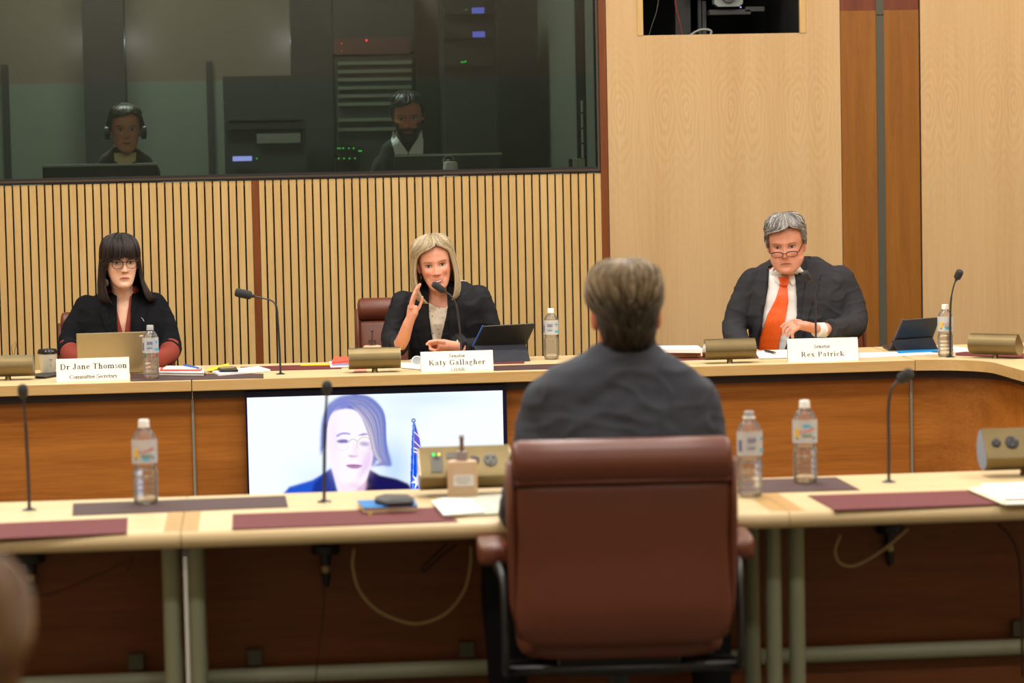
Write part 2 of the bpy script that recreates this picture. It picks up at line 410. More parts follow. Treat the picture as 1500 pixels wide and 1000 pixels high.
# ------------------------------------------------------------------ control room
ZF = 0.55; YK = 17.4
ck = lambda px, py, Y=YK: at(px, py, Y)
GR1 = mat('control room panel in reflection green', C(96,100,90), 0.8); GR2 = mat('control room pale green panel', C(160,170,150), 0.8)
BRN = mat('control room upper panel in reflection brown', C(92,80,68), 0.7); DRK = mat('control room dark pillar', C(32,31,30), 0.7)
struct(MB().box(XL, 1.72, YW+.1, YK+.1, ZF-.1, ZF).build('floor_control_room', CARPET))
struct(MB().box(XL-.1, XL, YW, YK+.1, ZF, ZC).build('wall_control_room_left', DRK))
struct(MB().box(x_end+.05, x_end+.15, YW+.16, YK+.1, 0, ZC).build('wall_control_room_right', GR1))
zt = ck(300, 118).z
struct(MB().box(XL, ck(795,200).x, YK, YK+.1, ZF, zt).build('wall_control_room_back', GR1))  # green colour paints in the lower reflection seen in the window glass
struct(MB().box(ck(795,200).x, 1.9, YK, YK+.1, ZF, zt).build('wall_control_room_back_pale', GR2))
struct(MB().box(XL, 1.9, YK, YK+.1, zt, ZC).build('wall_control_room_back_upper', BRN))  # brown colour paints in the darker upper part of that reflection
for i, (a, b_) in enumerate(((127,187), (427,487), (726,790))):
    struct(MB().box(ck(a,150).x, ck(b_,150).x, YK-0.25, YK, ZF, ZC).build('wall_control_room_pillar', DRK))
pm = MB()
for a in (9, 308, 605, 834): pm.box(ck(a,150).x-.02, ck(a,150).x+.02, YK-0.03, YK, ZF, ck(300,90).z)
struct(pm.build('trim_7', DRK))
# worktop running under the window
cw = MB().box(XL+.02, 1.68, YW+0.25, YW+0.95, 1.28, 1.31).box(XL+.02, 1.68, YW+0.9, YW+0.93, ZF, 1.28).build('control_room_worktop', mat('grey laminate', C(120,116,100), 0.6))
tag(cw, 'grey laminate worktop behind the control room window', 'worktop')
SCRB = mat('monitor back plastic', C(36,38,36), 0.45)
def monitor(px0, py0, px1, py1, Y, label, logo=False):
    a, b_ = at(px0, py0, Y), at(px1, py1, Y); cx = (a.x+b_.x)/2; zt_ = (a.z+b_.z)/2
    t = thing('monitor', label, 'monitor', (cx, Y, 1.31), group=None)
    h = zt_-1.37
    MB().box(a.x, b_.x, Y, Y+.03, 1.37, zt_).build('screen_case', SCRB, t, bevel=.004)
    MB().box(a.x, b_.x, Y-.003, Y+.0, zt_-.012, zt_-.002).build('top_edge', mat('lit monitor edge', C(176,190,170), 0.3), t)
    s = MB(); s.box(cx-.03, cx+.03, Y+.03, Y+.05, 1.33, 1.5); s.box(cx-.1, cx+.1, Y-.02, Y+.14, 1.31, 1.325)
    s.build('stand', SCRB, t, bevel=.002)
    if logo:
        lc = at(657, 236, Y-.004); r = 8.2*Y/F_PX
        LG = mat('pale logo print', C(190,200,185), 0.5)
        ring = MB(); ring.tube([(lc.x+r*math.cos(q), lc.y, lc.z+r*math.sin(q)) for q in np.linspace(0, 2*PI, 33)], .0022, 6, cap=False)
        lg = ring.build('logo_ring', LG, t)
        me = text_mesh('DELL', 0.024, Matrix.Translation(lc) @ Matrix.Rotation(PI/2, 4, 'X')); link('logo_letters', me, LG, t)
    return t
monitor(62, 241, 230, 239, YW+.42, 'wide dark monitor seen from behind, in front of the man with headphones')
monitor(578, 228, 735, 221, YW+.40, 'dark monitor with round maker badge, in front of the bearded man', True)
wc = at(660, 245, YW+.30)
t = thing('desk_speaker', 'small white rounded speaker standing in front of the badged monitor', 'speaker', (wc.x, wc.y, 1.31))
wh = at(660, 236, YW+.30).z-1.31
MB().lathe([(.030,0),(.038,.01),(.038,wh-.02),(.033,wh-.004),(.02,wh)], (wc.x, wc.y, 1.31)).build('speaker_body', mat('white plastic', C(225,228,215), 0.4), t, smooth=True, angle=50)
MB().lathe([(.02,0),(.024,.002),(.018,.008)], (wc.x, wc.y, 1.31+wh)).build('top_ring', BLACKM, t, smooth=True)
jb = at(847, 240, YW+.2)
t = thing('junction_box', 'pale grey junction box in the lower right corner of the control room window', 'electrical box', (jb.x, jb.y, jb.z-.03))
PLB = mat('pale grey box', C(190,200,180), 0.5)
MB().box(jb.x-.03, jb.x+.035, jb.y, jb.y+.04, jb.z-.03, jb.z+.027).build('box_lid', PLB, t, bevel=.004)
MB().box(jb.x-.045, jb.x-.03, jb.y+.002, jb.y+.05, jb.z-.03, jb.z+.027).build('box_side', SCRB, t)
sc_ = MB(); [sc_.ball((jb.x+dx, jb.y-.002, jb.z+dz), .003, n=6) for dx, dz in ((0,.012),(0,-.008),(-.018,.022),(.02,.022))]; sc_.build('screw', BLACKM, t)
MB().box(jb.x-.045, jb.x+.05, jb.y, jb.y+.3, 1.31, jb.z-.031).build('bracket', SCRB, t)
rx = at(853, 190, YW+.3)
t = thing('cable_conduit', 'thin vertical pale conduit rising above the junction box', 'conduit', (rx.x, rx.y, jb.z+.03))
MB().tube([(rx.x, rx.y, jb.z+.03), (rx.x, rx.y, at(853,147,YW+.3).z)], .006, 8).build('pipe', PLB, t)
for py in (165, 188, 210):
    z_ = at(853, py, YW+.3).z; MB().box(rx.x-.012, rx.x+.012, rx.y-.008, rx.y+.01, z_-.004, z_+.004).build('clip', SCRB, t)
# louvred shelves and racks at the back
LED = {'g': emit('green led', (0.05, 1, 0.1, 1), 1.6), 'r': emit('red led', (1, 0.04, 0.05, 1), 1.6), 'b': emit('blue display glow', (0.16, 0.2, 0.9, 1), .8), 'w': emit('white led', (.8, .85, .9, 1), .6), 'y': emit('amber led', (1, .75, .05, 1), 1.5), 'B': emit('pale blue display', (0.35, 0.4, 1, 1), 1.3)}
def rack(px0, px1, py_top, Y, label, bars, leds=(), disp=()):
    a, b_ = at(px0, py_top, Y), at(px1, py_top, Y)
    t = thing('equipment_rack', label, 'rack', ((a.x+b_.x)/2, Y+.2, ZF))
    MB().box(a.x, b_.x, Y+.01, Y+(.45 if Y < 16.9 else .42), ZF if Y < 16.9 else 2.28, a.z).build('cabinet', DRK, t)
    for (p0, p1, py, h, m_) in bars:
        u, v = at(p0, py, Y), at(p1, py, Y); hh = h*Y/F_PX/2
        MB().box(u.x, v.x, Y-.012, Y+.01, u.z-hh, u.z+hh).build('front_panel', m_, t)
    for (px, py, c, r) in leds:
        q = at(px, py, Y-.014); MB().ball(q, r*Y/F_PX, n=8).build('indicator_light', LED[c], t)
    for (p0, p1, q0, q1, c) in disp:
        u, v = at(p0, q1, Y), at(p1, q0, Y); MB().box(u.x, v.x, Y-.016, Y-.012, u.z, v.z).build('display', LED[c], t)
    return t
GP = mat('grey green shelf lip', C(90,95,80), 0.6); GP2 = mat('black rack face', C(22,22,22), 0.4)
rack(493, 604, 84, 16.6, 'tall shelf rack with pale stripes beside the bearded man', [(495,603,y_,5,GP) for y_ in (93,105,117,129,141,153,176,190)]+[(488,524,y_,9,GP2) for y_ in (217,232)],
     [(x_,217,'g',.8) for x_ in (495,498,503,511,518)]+[(x_,232,'g',.8) for x_ in (496,504,512,520)]+[(526,221,'g',.9),(529,221,'g',.9)])
rack(648, 724, -20, 16.4, 'tall dark rack with two blue displays high in the window', [(650,722,y_,12,GP2) for y_ in (16,51,92)], [(680,15,'w',.6),(683,14,'g',.7),(681,51,'w',.5),(685,48,'w',.5),(676,91,'g',.9),(679,91,'g',.9),(682,90,'g',1.0),(669,84,'w',.5),(729,81,'w',.5)], [(691,709,11,20,'b'),(692,710,46,55,'b')])
rack(487, 606, -20, 16.93, 'dark upper cupboard with red indicator lights behind the window', [(489,600,68,24,mat('dim red panel', C(70,34,28), 0.6))], [(500.5,63.5,'r',1.1),(500.5,74.5,'r',.9),(537,59,'r',2.0)])
rack(326, 446, 112, 16.4, 'wide low rack with two pale bars left of centre in the window', [(337,443,179,4,GP),(338,445,192,4,GP),(332,446,186,18,GP2)][::-1]+[(376,440,203,14,GR1)], [(328,y_,'w',.6) for y_ in (150,165,177,199,221,228)]+[(376,232,'g',.9)], [(341,369,228.5,236,'B')])

# ------------------------------------------------------------------ camera in the niche
nc = at(1063, 5, YW+.35)
t = thing('studio_camera', 'dark video camera on a stand inside the wall niche', 'camera', (nc.x, nc.y, nz-.3))
GRY = mat('dark grey camera plastic', C(52,52,52), 0.45)
MB().box(nc.x-.16, nc.x+.10, nc.y, nc.y+.3, nc.z+.03, nc.z+.2).build('camera_body', BLACKM, t, bevel=.01)
lz = at(1063, -3, YW+.3).z
MB().prism([(nc.x-.07, nc.y-.06, lz-.03), (nc.x-.05, nc.y-.06, lz-.045), (nc.x+.06, nc.y-.06, lz-.045), (nc.x+.08, nc.y-.06, lz-.03), (nc.x+.08, nc.y-.06, lz+.06), (nc.x-.07, nc.y-.06, lz+.06)], (0,.07,0)).build('lens_hood', mat('pale lens hood', C(130,138,132), 0.4), t)
MB().lathe([(.045,0),(.045,.03),(.03,.028),(.02,.01)], (nc.x+.005, nc.y-.05, lz+.02), axis=(0,-1,0)).build('lens', BLACKM, t, smooth=True, angle=40)
MB().box(nc.x-.09, nc.x+.13, nc.y-.02, nc.y+.25, at(1060,21,YW+.35).z-.005, at(1060,14,YW+.35).z).build('mount_plate', GRY, t, bevel=.004)
MB().box(nc.x-.115, nc.x-.095, nc.y+.05, nc.y+.14, nz-.2, at(1060,0,YW+.35).z).build('stand_post', GRY, t)
MB().box(nc.x-.25, nc.x-.17, nc.y+.1, nc.y+.2, nz-.3, nzt-.02).build('upright', mat('charcoal upright', C(44,44,42), 0.6), t)
MB().box(nc.x+.10, nc.x+.2, nc.y-.02, nc.y+.0, at(1105,14,YW+.35).z-.01, at(1105,10,YW+.35).z).build('monitor_bracket', GRY, t)
MB().ball(at(1085, 10.5, YW+.3), .004, n=8).build('indicator_light', LED['B'], t)
MB().tube([(nc.x-.13, nc.y+.05, nz-.3), (nc.x-.13, nc.y+.05, nc.z+.04)], .012).build('support_rod', GRY, t)
def cable(name, label, cat, pts, r, m_, n=8, grp=None):
    o = MB().tube(smoothline([tuple(p) for p in pts], 8), r, n).build(name, m_, smooth=True); tag(o, label, cat, grp, loc=pts[0]); return o
cable('cable', 'dull red cable hanging inside the camera niche', 'cable', [at(988,-15,YW+.2), at(990,10,YW+.2), at(996,36,YW+.2), at(1001,60,YW+.2)], .004, mat('dull red cable', C(120,40,30), 0.5))
cable('cable', 'pale grey cable coiled low in the camera niche', 'cable', [at(1006,56,YW+.25), at(1018,47,YW+.25), at(1030,43,YW+.25), at(1042,46,YW+.25), at(1036,58,YW+.25)], .006, mat('pale cable', C(150,150,140), 0.5))
cable('cable', 'thin grey cable at the left side of the camera niche', 'cable', [at(966,-10,YW+.15), at(962,15,YW+.15), at(954,40,YW+.15), at(948,60,YW+.15)], .0015, mat('grey cable', C(110,110,108), 0.5))

# ------------------------------------------------------------------ far desk
YD = 11.22; TH = 0.045
def curve_corner(off):   # inner edge of the desk where it turns towards the camera; off = offset into the desk
    r = 0.27-off*0; cx, cy = 2.76, YD-0.27-off
    R = 0.27+off; pts = []
    for k in range(13):
        q = PI/2-k*(PI/2)/12; pts.append((2.76+R*math.cos(q), (YD-0.27)+R*math.sin(q)))
    return pts
xs1, xs2 = on(280.6, 556.5, T).x, on(1340.8, 527, T).x
YDB = 12.02
def slab(poly, z0, z1): return MB().prism([(x_, y_, z0) for x_, y_ in poly], (0, 0, z1-z0))
def desk(label, x0, x1, curved=False):
    t = thing('committee_desk', label, 'desk', ((x0+x1)/2, 11.6, 0))
    g = .0015
    if not curved:
        poly = [(x0+g, YD), (x1-g, YD), (x1-g, YDB), (x0+g, YDB)]; pp = [(x0+g, YD+.09), (x1-g, YD+.09), (x1-g, YD+.12), (x0+g, YD+.12)]
        sp_ = [(x0+g, YD+.06), (x1-g, YD+.06), (x1-g, YD+.14), (x0+g, YD+.14)]
    else:
        c = curve_corner(0); poly = [(x0+g, YD)]+c+[(3.03, 8.2), (3.83, 8.2), (3.83, YDB), (x0+g, YDB)]
        c2 = curve_corner(.09); c3 = curve_corner(.12); pp = [(x0+g, YD+.09)]+c2+[(3.12, 8.25), (3.15, 8.25)]+c3[::-1]+[(x0+g, YD+.12)]
        c2 = curve_corner(.06); c3 = curve_corner(.14); sp_ = [(x0+g, YD+.06)]+c2+[(3.09, 8.25), (3.17, 8.25)]+c3[::-1]+[(x0+g, YD+.14)]
    b = slab(poly, T-TH, T)
    top = b.build('worktop', TOPW, t, bevel=.003); top.data.materials.append(EDGEW)
    for f in top.data.polygons:
        if abs(f.normal.z) < .5: f.material_index = 1
    slab(sp_, T-TH-.035, T-TH-.0005).build('shadow_gap', SHADOW, t)
    slab(pp, 0.06, T-TH-.036).build('front_panel', PANELW, t)
    slab([(a, b_+.03) if not curved else (a, b_) for a, b_ in pp], 0, 0.06).build('plinth', SHADOW, t)
    if not curved:
        MB().box(x0+.3, x0+.34, YD+.2, YDB-.1, 0, T-TH-.002).build('side_support', SHADEW, t)
    return t
desk('pale topped committee desk section at the left behind the laptop', -1.75, xs1)
desk('long middle committee desk section with the wall screen on its front', xs1, xs2)
desk('curved committee desk section turning towards the camera at far right', xs2, 4, True)
# metal strips at the two seams
for xx, lab in ((xs1, 'thin vertical steel strip at the desk seam left of the screen'), (xs2, 'thin vertical steel strip at the desk seam far right')):
    o = MB().box(xx-.005, xx+.005, YD+.078, YD+.0895, .07, T-TH-.04).build('seam_strip', METAL); tag(o, lab, 'metal strip', loc=(xx, YD+.08, .07))

# ------------------------------------------------------------------ near tables
YN0, YN1 = 6.62, 7.33
xa, xb = on(264.8, 778.5, T).x, on(1157, 750, T).x
NH = 0.042
def table_top(name, x0, x1, parent):
    prof = []
    for k in range(9):
        q = -PI/2-k*PI/8; prof.append((YN0+NH/2*1.0+NH/2*math.cos(q), T-NH/2+NH/2*math.sin(q)))
    prof += [(YN1, T), (YN1, T-NH)]
    return MB().prism([(x0, y_, z_) for y_, z_ in prof], (x1-x0, 0, 0)).build(name, TOPW, parent, smooth=True, angle=35)
def near_table(label, x0, x1, legs, band_l, band_r, brackets):
    t = thing('conference_table', label, 'table', ((x0+x1)/2, 7.0, 0))
    table_top('tabletop', x0+.001, x1-.001, t)
    if band_l: MB().box(x0+.001, x0+.042, YN0+.022, YN1-.12, T, T+.0006).build('crossband', BAND, t)
    if band_r: MB().box(x1-.042, x1-.001, YN0+.022, YN1-.12, T, T+.0006).build('crossband', BAND, t)
    MB().box(x0+.08, x1-.08, 6.94, 6.98, T-NH-.034, T-NH-.001).build('under_rail', GREEN, t)
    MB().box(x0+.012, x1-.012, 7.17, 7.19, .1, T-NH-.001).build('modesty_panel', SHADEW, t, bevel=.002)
    MB().tube([(x0+.02, 7.13, .285), (x1-.02, 7.13, .285)], .022, 14).build('lower_rail', GREEN, t, smooth=True, angle=50)
    for lx, ly in legs: 
        lg = MB(); lg.tube([(lx, ly, 0.02), (lx, ly, T-NH-.001)], .021, 20); lg.build('leg', GREEN, t, smooth=True, angle=50)
        MB().lathe([(.03,0),(.03,.015),(.022,.02)], (lx, ly, 0)).build('foot', BLACKM, t, smooth=True, angle=50)
    for bx in brackets:
        MB().box(bx-.02, bx+.02, 7.145, 7.169, .31, .352).build('bracket', mat('grey steel bracket', C(92,92,82), 0.5, metal=.3), t, bevel=.002)
    return t
lx = lambda px, Y=6.86: at(px, 870, Y).x
near_table('pale conference table at the near left edge', -1.25, xa, [(lx(250.5), 6.86), (-1.1, 6.86), (lx(250.5), 7.06)], False, True, [at(199,970,7.15).x])
near_table('middle pale conference table where the man in the dark suit sits', xa, xb, [(lx(287.5), 6.86), (lx(1133), 6.86), (lx(287.5),7.06), (lx(1133)-.02, 7.06)], True, True, [at(373,965,7.15).x, at(684,960,7.15).x])
near_table('right hand pale conference table with the lone metal console', xb, 2.9, [(lx(1167), 6.86), (2.75, 6.86)], True, False, [at(1494,925,7.15).x])
# ------------------------------------------------------------------ bold serif lettering
def glyph(ch):
    P = []; h = .045; t = .13
    def rect(x0, y0, x1, y1): P.append([(x0,y0),(x1,y0),(x1,y1),(x0,y1)])
    def stem(x, y1, top=True, bot=True, half=False):
        rect(x-t/2, 0, x+t/2, y1)
        if bot: rect(x-.13, 0, x+.13, h)
        if top: rect(x-.13, y1-h, x+(.0 if half else .13), y1)
    def arc(cx, cy, rx, ry, a0, a1, wt=t, wn=.05, n=14):
        o = [(cx+rx*math.cos(math.radians(a0+(a1-a0)*k/n)), cy+ry*math.sin(math.radians(a0+(a1-a0)*k/n))) for k in range(n+1)]
        i = [(cx+(rx-wt)*math.cos(math.radians(a0+(a1-a0)*k/n)), cy+(ry-wn)*math.sin(math.radians(a0+(a1-a0)*k/n))) for k in range(n+1)]
        for k in range(n): P.append([o[k], o[k+1], i[k+1], i[k]])
    def diag(x0, y0, x1, y1, w): P.append([(x0-w/2,y0),(x0+w/2,y0),(x1+w/2,y1),(x1-w/2,y1)])
    def dot(x, y, r=.06): P.append([(x+r*math.cos(k*PI/4), y+r*math.sin(k*PI/4)) for k in range(8)])
    w = .5
    if ch == 'D': stem(.15,.68); rect(.15,.635,.34,.68); rect(.15,0,.34,h); arc(.32,.34,.34,.34,-90,90); w=.72
    elif ch == 'P': stem(.15,.68); rect(.15,.635,.34,.68); rect(.15,.3,.34,.345); arc(.32,.49,.26,.19,-90,90); w=.62
    elif ch == 'R': stem(.15,.68); rect(.15,.635,.34,.68); rect(.15,.32,.34,.365); arc(.32,.5,.25,.18,-90,90); diag(.6,0,.34,.34,.15); rect(.54,0,.72,h); w=.74
    elif ch == 'J': rect(.24,.14,.37,.68); rect(.14,.635,.47,.68); arc(.19,.16,.18,.17,-180,0,.1,.05); dot(.07,.17); w=.5
    elif ch == 'T': stem(.32,.68,top=False); rect(.03,.63,.61,.68); rect(.03,.52,.07,.68); rect(.57,.52,.61,.68); w=.66
    elif ch in 'CG': arc(.37,.34,.35,.345,42,318); rect(.62,.46,.66,.67); w=.72
    elif ch == 'S': arc(.27,.5,.21,.185,20,270,.09,.06); arc(.27,.18,.23,.18,-160,90,.09,.06); rect(.45,.5,.49,.67); rect(.04,.02,.08,.2); w=.56
    elif ch == 'K': stem(.15,.68); diag(.24,.3,.56,.66,.07); diag(.62,0,.32,.4,.16); rect(.44,.635,.7,.68); rect(.5,0,.76,h); w=.76
    elif ch == 'H': stem(.15,.68); stem(.6,.68); rect(.15,.32,.6,.37); w=.76
    elif ch == 'A': diag(.1,0,.36,.68,.06); diag(.6,0,.36,.68,.15); rect(.2,.2,.5,.245); rect(.0,0,.22,h); rect(.46,0,.74,h); w=.74
    elif ch == 'I': stem(.17,.68); w=.36
    if ch == 'G': rect(.5,.05,.63,.3); rect(.44,.26,.7,.3)
    if ch == 'r': stem(.14,.46,half=True); arc(.3,.28,.16,.17,50,165,.07,.06); dot(.37,.39); w=.42
    elif ch == 'a': arc(.19,.13,.16,.14,70,300,.09,.05); rect(.27,.04,.39,.34); arc(.22,.33,.17,.14,0,165,.12,.05); dot(.09,.35,.05); rect(.35,0,.46,.05); w=.47
    elif ch in 'nh': stem(.14,.46 if ch=='n' else .7,half=True); rect(.33,0,.46,.3); rect(.26,0,.53,h); arc(.3,.3,.16,.165,0,150,.12,.07); w=.56
    elif ch == 'm': stem(.14,.46,half=True); [ (rect(x-.065,0,x+.065,.3), rect(x-.13,0,x+.13,h), arc(x-.1,.3,.165,.165,0,150,.12,.07)) for x in (.42,.7)]; w=.84
    elif ch == 'e': arc(.23,.23,.2,.235,0,320,.12,.05); rect(.1,.22,.43,.26); w=.45
    elif ch == 'o': arc(.24,.23,.22,.235,0,360,.12,.05,20); w=.48
    elif ch == 'c': arc(.23,.23,.2,.235,45,320,.12,.05); dot(.36,.35); w=.43
    elif ch == 's': arc(.19,.34,.14,.12,20,270,.08,.055); arc(.19,.13,.15,.13,-160,90,.08,.055); w=.38
    elif ch == 'i': stem(.14,.46,half=True); dot(.14,.62,.07); w=.28
    elif ch == 'l': stem(.14,.7,half=True); w=.28
    elif ch == 'k': stem(.14,.7,half=True); diag(.2,.2,.42,.44,.06); diag(.48,0,.27,.28,.14); rect(.32,.42,.5,.46); rect(.36,0,.56,h); w=.56
    elif ch == 't': rect(.1,.06,.22,.6); rect(.02,.41,.33,.46); arc(.22,.1,.12,.1,180,330,.1,.05); w=.34
    elif ch == 'y': diag(.28,-.02,.11,.46,.13); diag(.14,-.2,.42,.46,.05); rect(.0,.42,.24,.46); rect(.32,.42,.5,.46); dot(.1,-.15,.06); w=.48
    elif ch == 'x': diag(.42,0,.1,.46,.14); diag(.06,0,.4,.46,.05); [rect(*q) for q in ((0,.42,.24,.46),(.3,.42,.48,.46),(0,0,.18,h),(.28,0,.54,h))]; w=.52
    elif ch == 'g': arc(.22,.32,.17,.145,0,360,.11,.05); arc(.23,-.08,.21,.12,0,360,.06,.05); arc(.17,.1,.12,.09,90,270,.07,.05); rect(.33,.4,.46,.45); w=.47
    elif ch == ' ': w=.28
    return w, P
def serif(mb, txt, height, width, origin, ux, uz, un):
    """centre a line of text on origin; ux, uz unit axes, un lifts it off the card"""
    ws = [glyph(c)[0] for c in txt]; s = height/.68
    nat = sum(ws)*s; tr = (width-nat)/max(1, len(txt)-1); x = -width/2
    for c, w_ in zip(txt, ws):
        for p in glyph(c)[1]:
            ar = sum(p[i][0]*p[(i+1)%len(p)][1]-p[(i+1)%len(p)][0]*p[i][1] for i in range(len(p)))
            if ar < 0: p = p[::-1]
            mb.add([origin+ux*(x+a*s)+uz*(b*s-height/2)+un for a, b in p], [tuple(range(len(p)))])
        x += w_*s+tr
def place_card(c, lab, lines):
    (bl, br, tl, tr_) = c
    A, B = on(*bl, T), on(*br, T); ux = (B-A).normalized(); mid = (A+B)/2; nrm = Vector((ux.y, -ux.x, 0))
    k = ((A-CAM).length)/F_PX; hgt = (((bl[1]-tl[1])+(br[1]-tr_[1]))/2)*k
    lean = math.radians(14); up = (Vector((0,0,1))*math.cos(lean)-nrm*math.sin(lean)); wd = (B-A).length; L_ = hgt*1.02/math.cos(lean)*.985
    t = thing('name_card', lab, 'name card', (mid.x, mid.y, T)); fn = nrm*math.cos(lean)+Vector((0,0,1))*math.sin(lean)
    th = .0015
    MB().obox(mid+up*L_/2-fn*th/2+Vector((0,0,.0006)), ux*wd/2, fn*th/2, up*L_/2).build('front_panel', WHITE, t)
    up2 = Vector((0,0,1))*math.cos(lean)+nrm*math.sin(lean); topc = mid+up*L_; fn2 = nrm*math.cos(lean)-Vector((0,0,1))*math.sin(lean)
    MB().obox(topc-up2*L_/2-fn*th-fn2*th/2+Vector((0,0,.0012)), ux*wd/2, fn2*th/2, up2*L_/2*.99).build('back_panel', WHITE, t)
    mb = MB()
    for txt, px, py, hpx, wpx in lines:
        # point on the front panel plane
        d = ray(px, py); P0 = mid; dist = (P0-CAM).dot(fn)/d.dot(fn); q = CAM+d*dist
        serif(mb, txt, hpx*k, wpx*k, q, ux, up, fn*.0007)
    link('lettering', mb.mesh(), INK, t)
place_card(((83,559.5),(190,556),(82,527),(189,524)), 'white folded name card in front of the woman with the black fringe', [('Dr Jane Thomson',137,536,8.2,96),('Committee Secretary',137,551,5.8,69)])
place_card(((617,544.5),(723,541.5),(616,515.5),(721,514)), 'white folded name card in front of the smiling blonde woman', [('Senator',669.5,520.7,5,24),('Katy Gallagher',669.5,530.3,7.6,83),('CHAIR',671,540.6,4.3,21)])
place_card(((1155,530.5),(1258,528),(1153,496.5),(1256,495.5)), 'white folded name card in front of the grey haired man', [('Senator',1204,507,5,24),('Rex Patrick',1205,518.3,7.2,63)])

# ------------------------------------------------------------------ wall screen on the desk front
TVY = YD+.045
p00, p10 = at(358.5, 570, TVY), at(741.5, 564, TVY); tx0, tx1 = p00.x, p10.x; tz1 = (p00.z+p10.z)/2-.004
tz0 = tz1-(tx1-tx0)*.585
tv = thing('video_screen', 'large bright video screen mounted on the front of the middle desk', 'screen', ((tx0+tx1)/2, TVY, tz0))
MB().box(tx0, tx1, TVY, TVY+.042, tz0, tz1).build('screen_case', mat('glossy black bezel with painted glow', C(14,20,52), 0.25), tv, bevel=.003)  # navy tint paints the screen's glow onto the black bezel
wx0, wx1 = at(363.5, 650, TVY-.001).x, at(737, 620, TVY-.001).x; wz1 = at(450, 579.6, TVY).z; wz0 = wz1-(wx1-wx0)*.5625
MW, MH = 560, 315
def gblur(m, sig):
    r = int(3*sig)+1; k = np.exp(-np.arange(-r, r+1)**2/(2*sig*sig)); k /= k.sum()
    m = np.pad(m, r, mode='edge')
    m = np.apply_along_axis(lambda v: np.convolve(v, k, 'same'), 0, m); m = np.apply_along_axis(lambda v: np.convolve(v, k, 'same'), 1, m)
    return m[r:-r, r:-r]
def poly_mask(U, V, pts, blur=0):
    m = np.zeros(U.shape, bool); n = len(pts)
    for i in range(n):
        x1, y1 = pts[i]; x2, y2 = pts[(i+1)%n]
        if y1 == y2: continue
        c = ((V < y1) != (V < y2)) & (U < (x2-x1)*(V-y1)/(y2-y1)+x1); m ^= c
    m = m.astype(float)
    return gblur(m, blur*.42) if blur else m
jx, jy = np.meshgrid(np.linspace(0,1,MW), np.linspace(0,.5625,MH))      # picture coords, y down
SX = 82+1330*jx+.025*1330*jy; SY = 115+1330*jy-.0286*(SX-82)             # sketch coords of the picture
img = np.zeros((MH, MW, 3))
def s2(c): c = np.array(c, float)/255; return np.where(c<=.04045, c/12.92, ((c+.055)/1.055)**2.4)
img[:] = s2((238,247,253))
def paint(m, c): 
    global img
    img = img*(1-m[...,None])+s2(c)*m[...,None]
def soft(cx, cy, rx, ry, c, a=1.0): paint(a*np.exp(-(((SX-cx)/rx)**2+((SY-cy)/ry)**2)), c)
soft(850, 480, 90, 160, (150,190,245), .6); soft(1000,120,260,50,(190,215,245),.5); soft(440,560,150,120,(205,225,250),.5); soft(900,200,120,60,(215,230,248),.6)
def pp(pts, c, blur=4, a=1.0): paint(a*poly_mask(SX, SY, [tuple(q[:2]) for q in smoothline([q for q in pts]+[pts[0]], 5)], blur), c)
def pl(pts, c, blur=3, a=1.0): paint(a*poly_mask(SX, SY, pts, blur), c)
# hair behind, neck, jacket, face
pp([(500,150),(560,112),(650,98),(720,115),(770,160),(795,220),(800,330),(832,465),(790,465),(760,440),(735,475),(700,440),(600,300),(500,330),(465,420),(468,250)], (98,116,190), 7)
pp([(480,230),(560,120),(640,105),(600,170),(520,220)], (140,140,205), 8, .7)
pl([(270,615),(300,580),(420,545),(520,485),(560,700),(150,900),(230,700)], (34,84,200), 5)
pl([(430,560),(520,485),(560,640),(600,900),(330,900)], (28,52,140), 6)
pl([(700,480),(770,520),(860,540),(920,565),(960,620),(1010,900),(600,900),(650,600)], (26,22,84), 5)
pl([(700,520),(760,600),(720,900),(640,900),(690,600)], (18,12,52), 7, .8)
pl([(520,480),(560,600),(570,900),(690,900),(690,600),(715,470)], (246,226,244), 5)
pl([(655,560),(700,470),(712,480),(700,600),(650,620)], (205,160,190), 6, .7)
pp([(495,230),(540,185),(620,175),(690,210),(720,300),(735,400),(725,470),(690,560),(640,588),(585,575),(535,500),(500,400),(490,300)], (249,238,250), 4)
pp([(640,560),(700,500),(735,400),(720,330),(700,420),(660,520)], (226,200,232), 9, .8)
soft(640,575,50,18,(225,195,222),.6); soft(530,330,30,150,(232,214,240),.5); soft(700,450,35,60,(226,200,228),.6); soft(560,450,40,50,(250,232,240),.5)
# brows, eyes, glasses, nose, mouth
pp([(545,312),(575,298),(612,300),(615,308),(578,306),(550,320)], (140,140,215), 3)
pp([(650,315),(690,300),(712,310),(690,312)], (150,140,200), 3)
pp([(545,340),(580,332),(608,340),(600,352),(575,352),(555,350)], (112,104,170), 4)
pp([(662,352),(688,345),(714,353),(712,366),(690,368),(668,362)], (128,118,172), 6, .7)
def ring(cx, cy, r, c, w=3, q0=0, q1=360, a=1):
    ang = np.degrees(np.arctan2(SY-cy, SX-cx))%360; d = np.abs(np.hypot(SX-cx, SY-cy)-r); m = np.clip(1.6-d/w, 0, 1)*((ang>=q0)&(ang<=q1)); paint(a*m, c)
ring(692,362,40,(215,205,180),2.4); ring(692,362,40,(240,240,250),1.5,40,150); ring(632,352,20,(190,180,190),1.8,190,340); ring(575,352,38,(214,214,232),1.6,20,160,.7)
pl([(604,415),(618,428),(650,426),(662,412),(650,418),(625,416)], (205,160,195), 4); pl([(640,340),(632,400),(652,424),(660,400)], (236,214,240), 6, .7)
pp([(592,468),(630,462),(680,470),(660,484),(630,486),(605,478)], (176,130,176), 3); pl([(590,468),(632,470),(684,470),(632,473)], (110,70,120), 2)
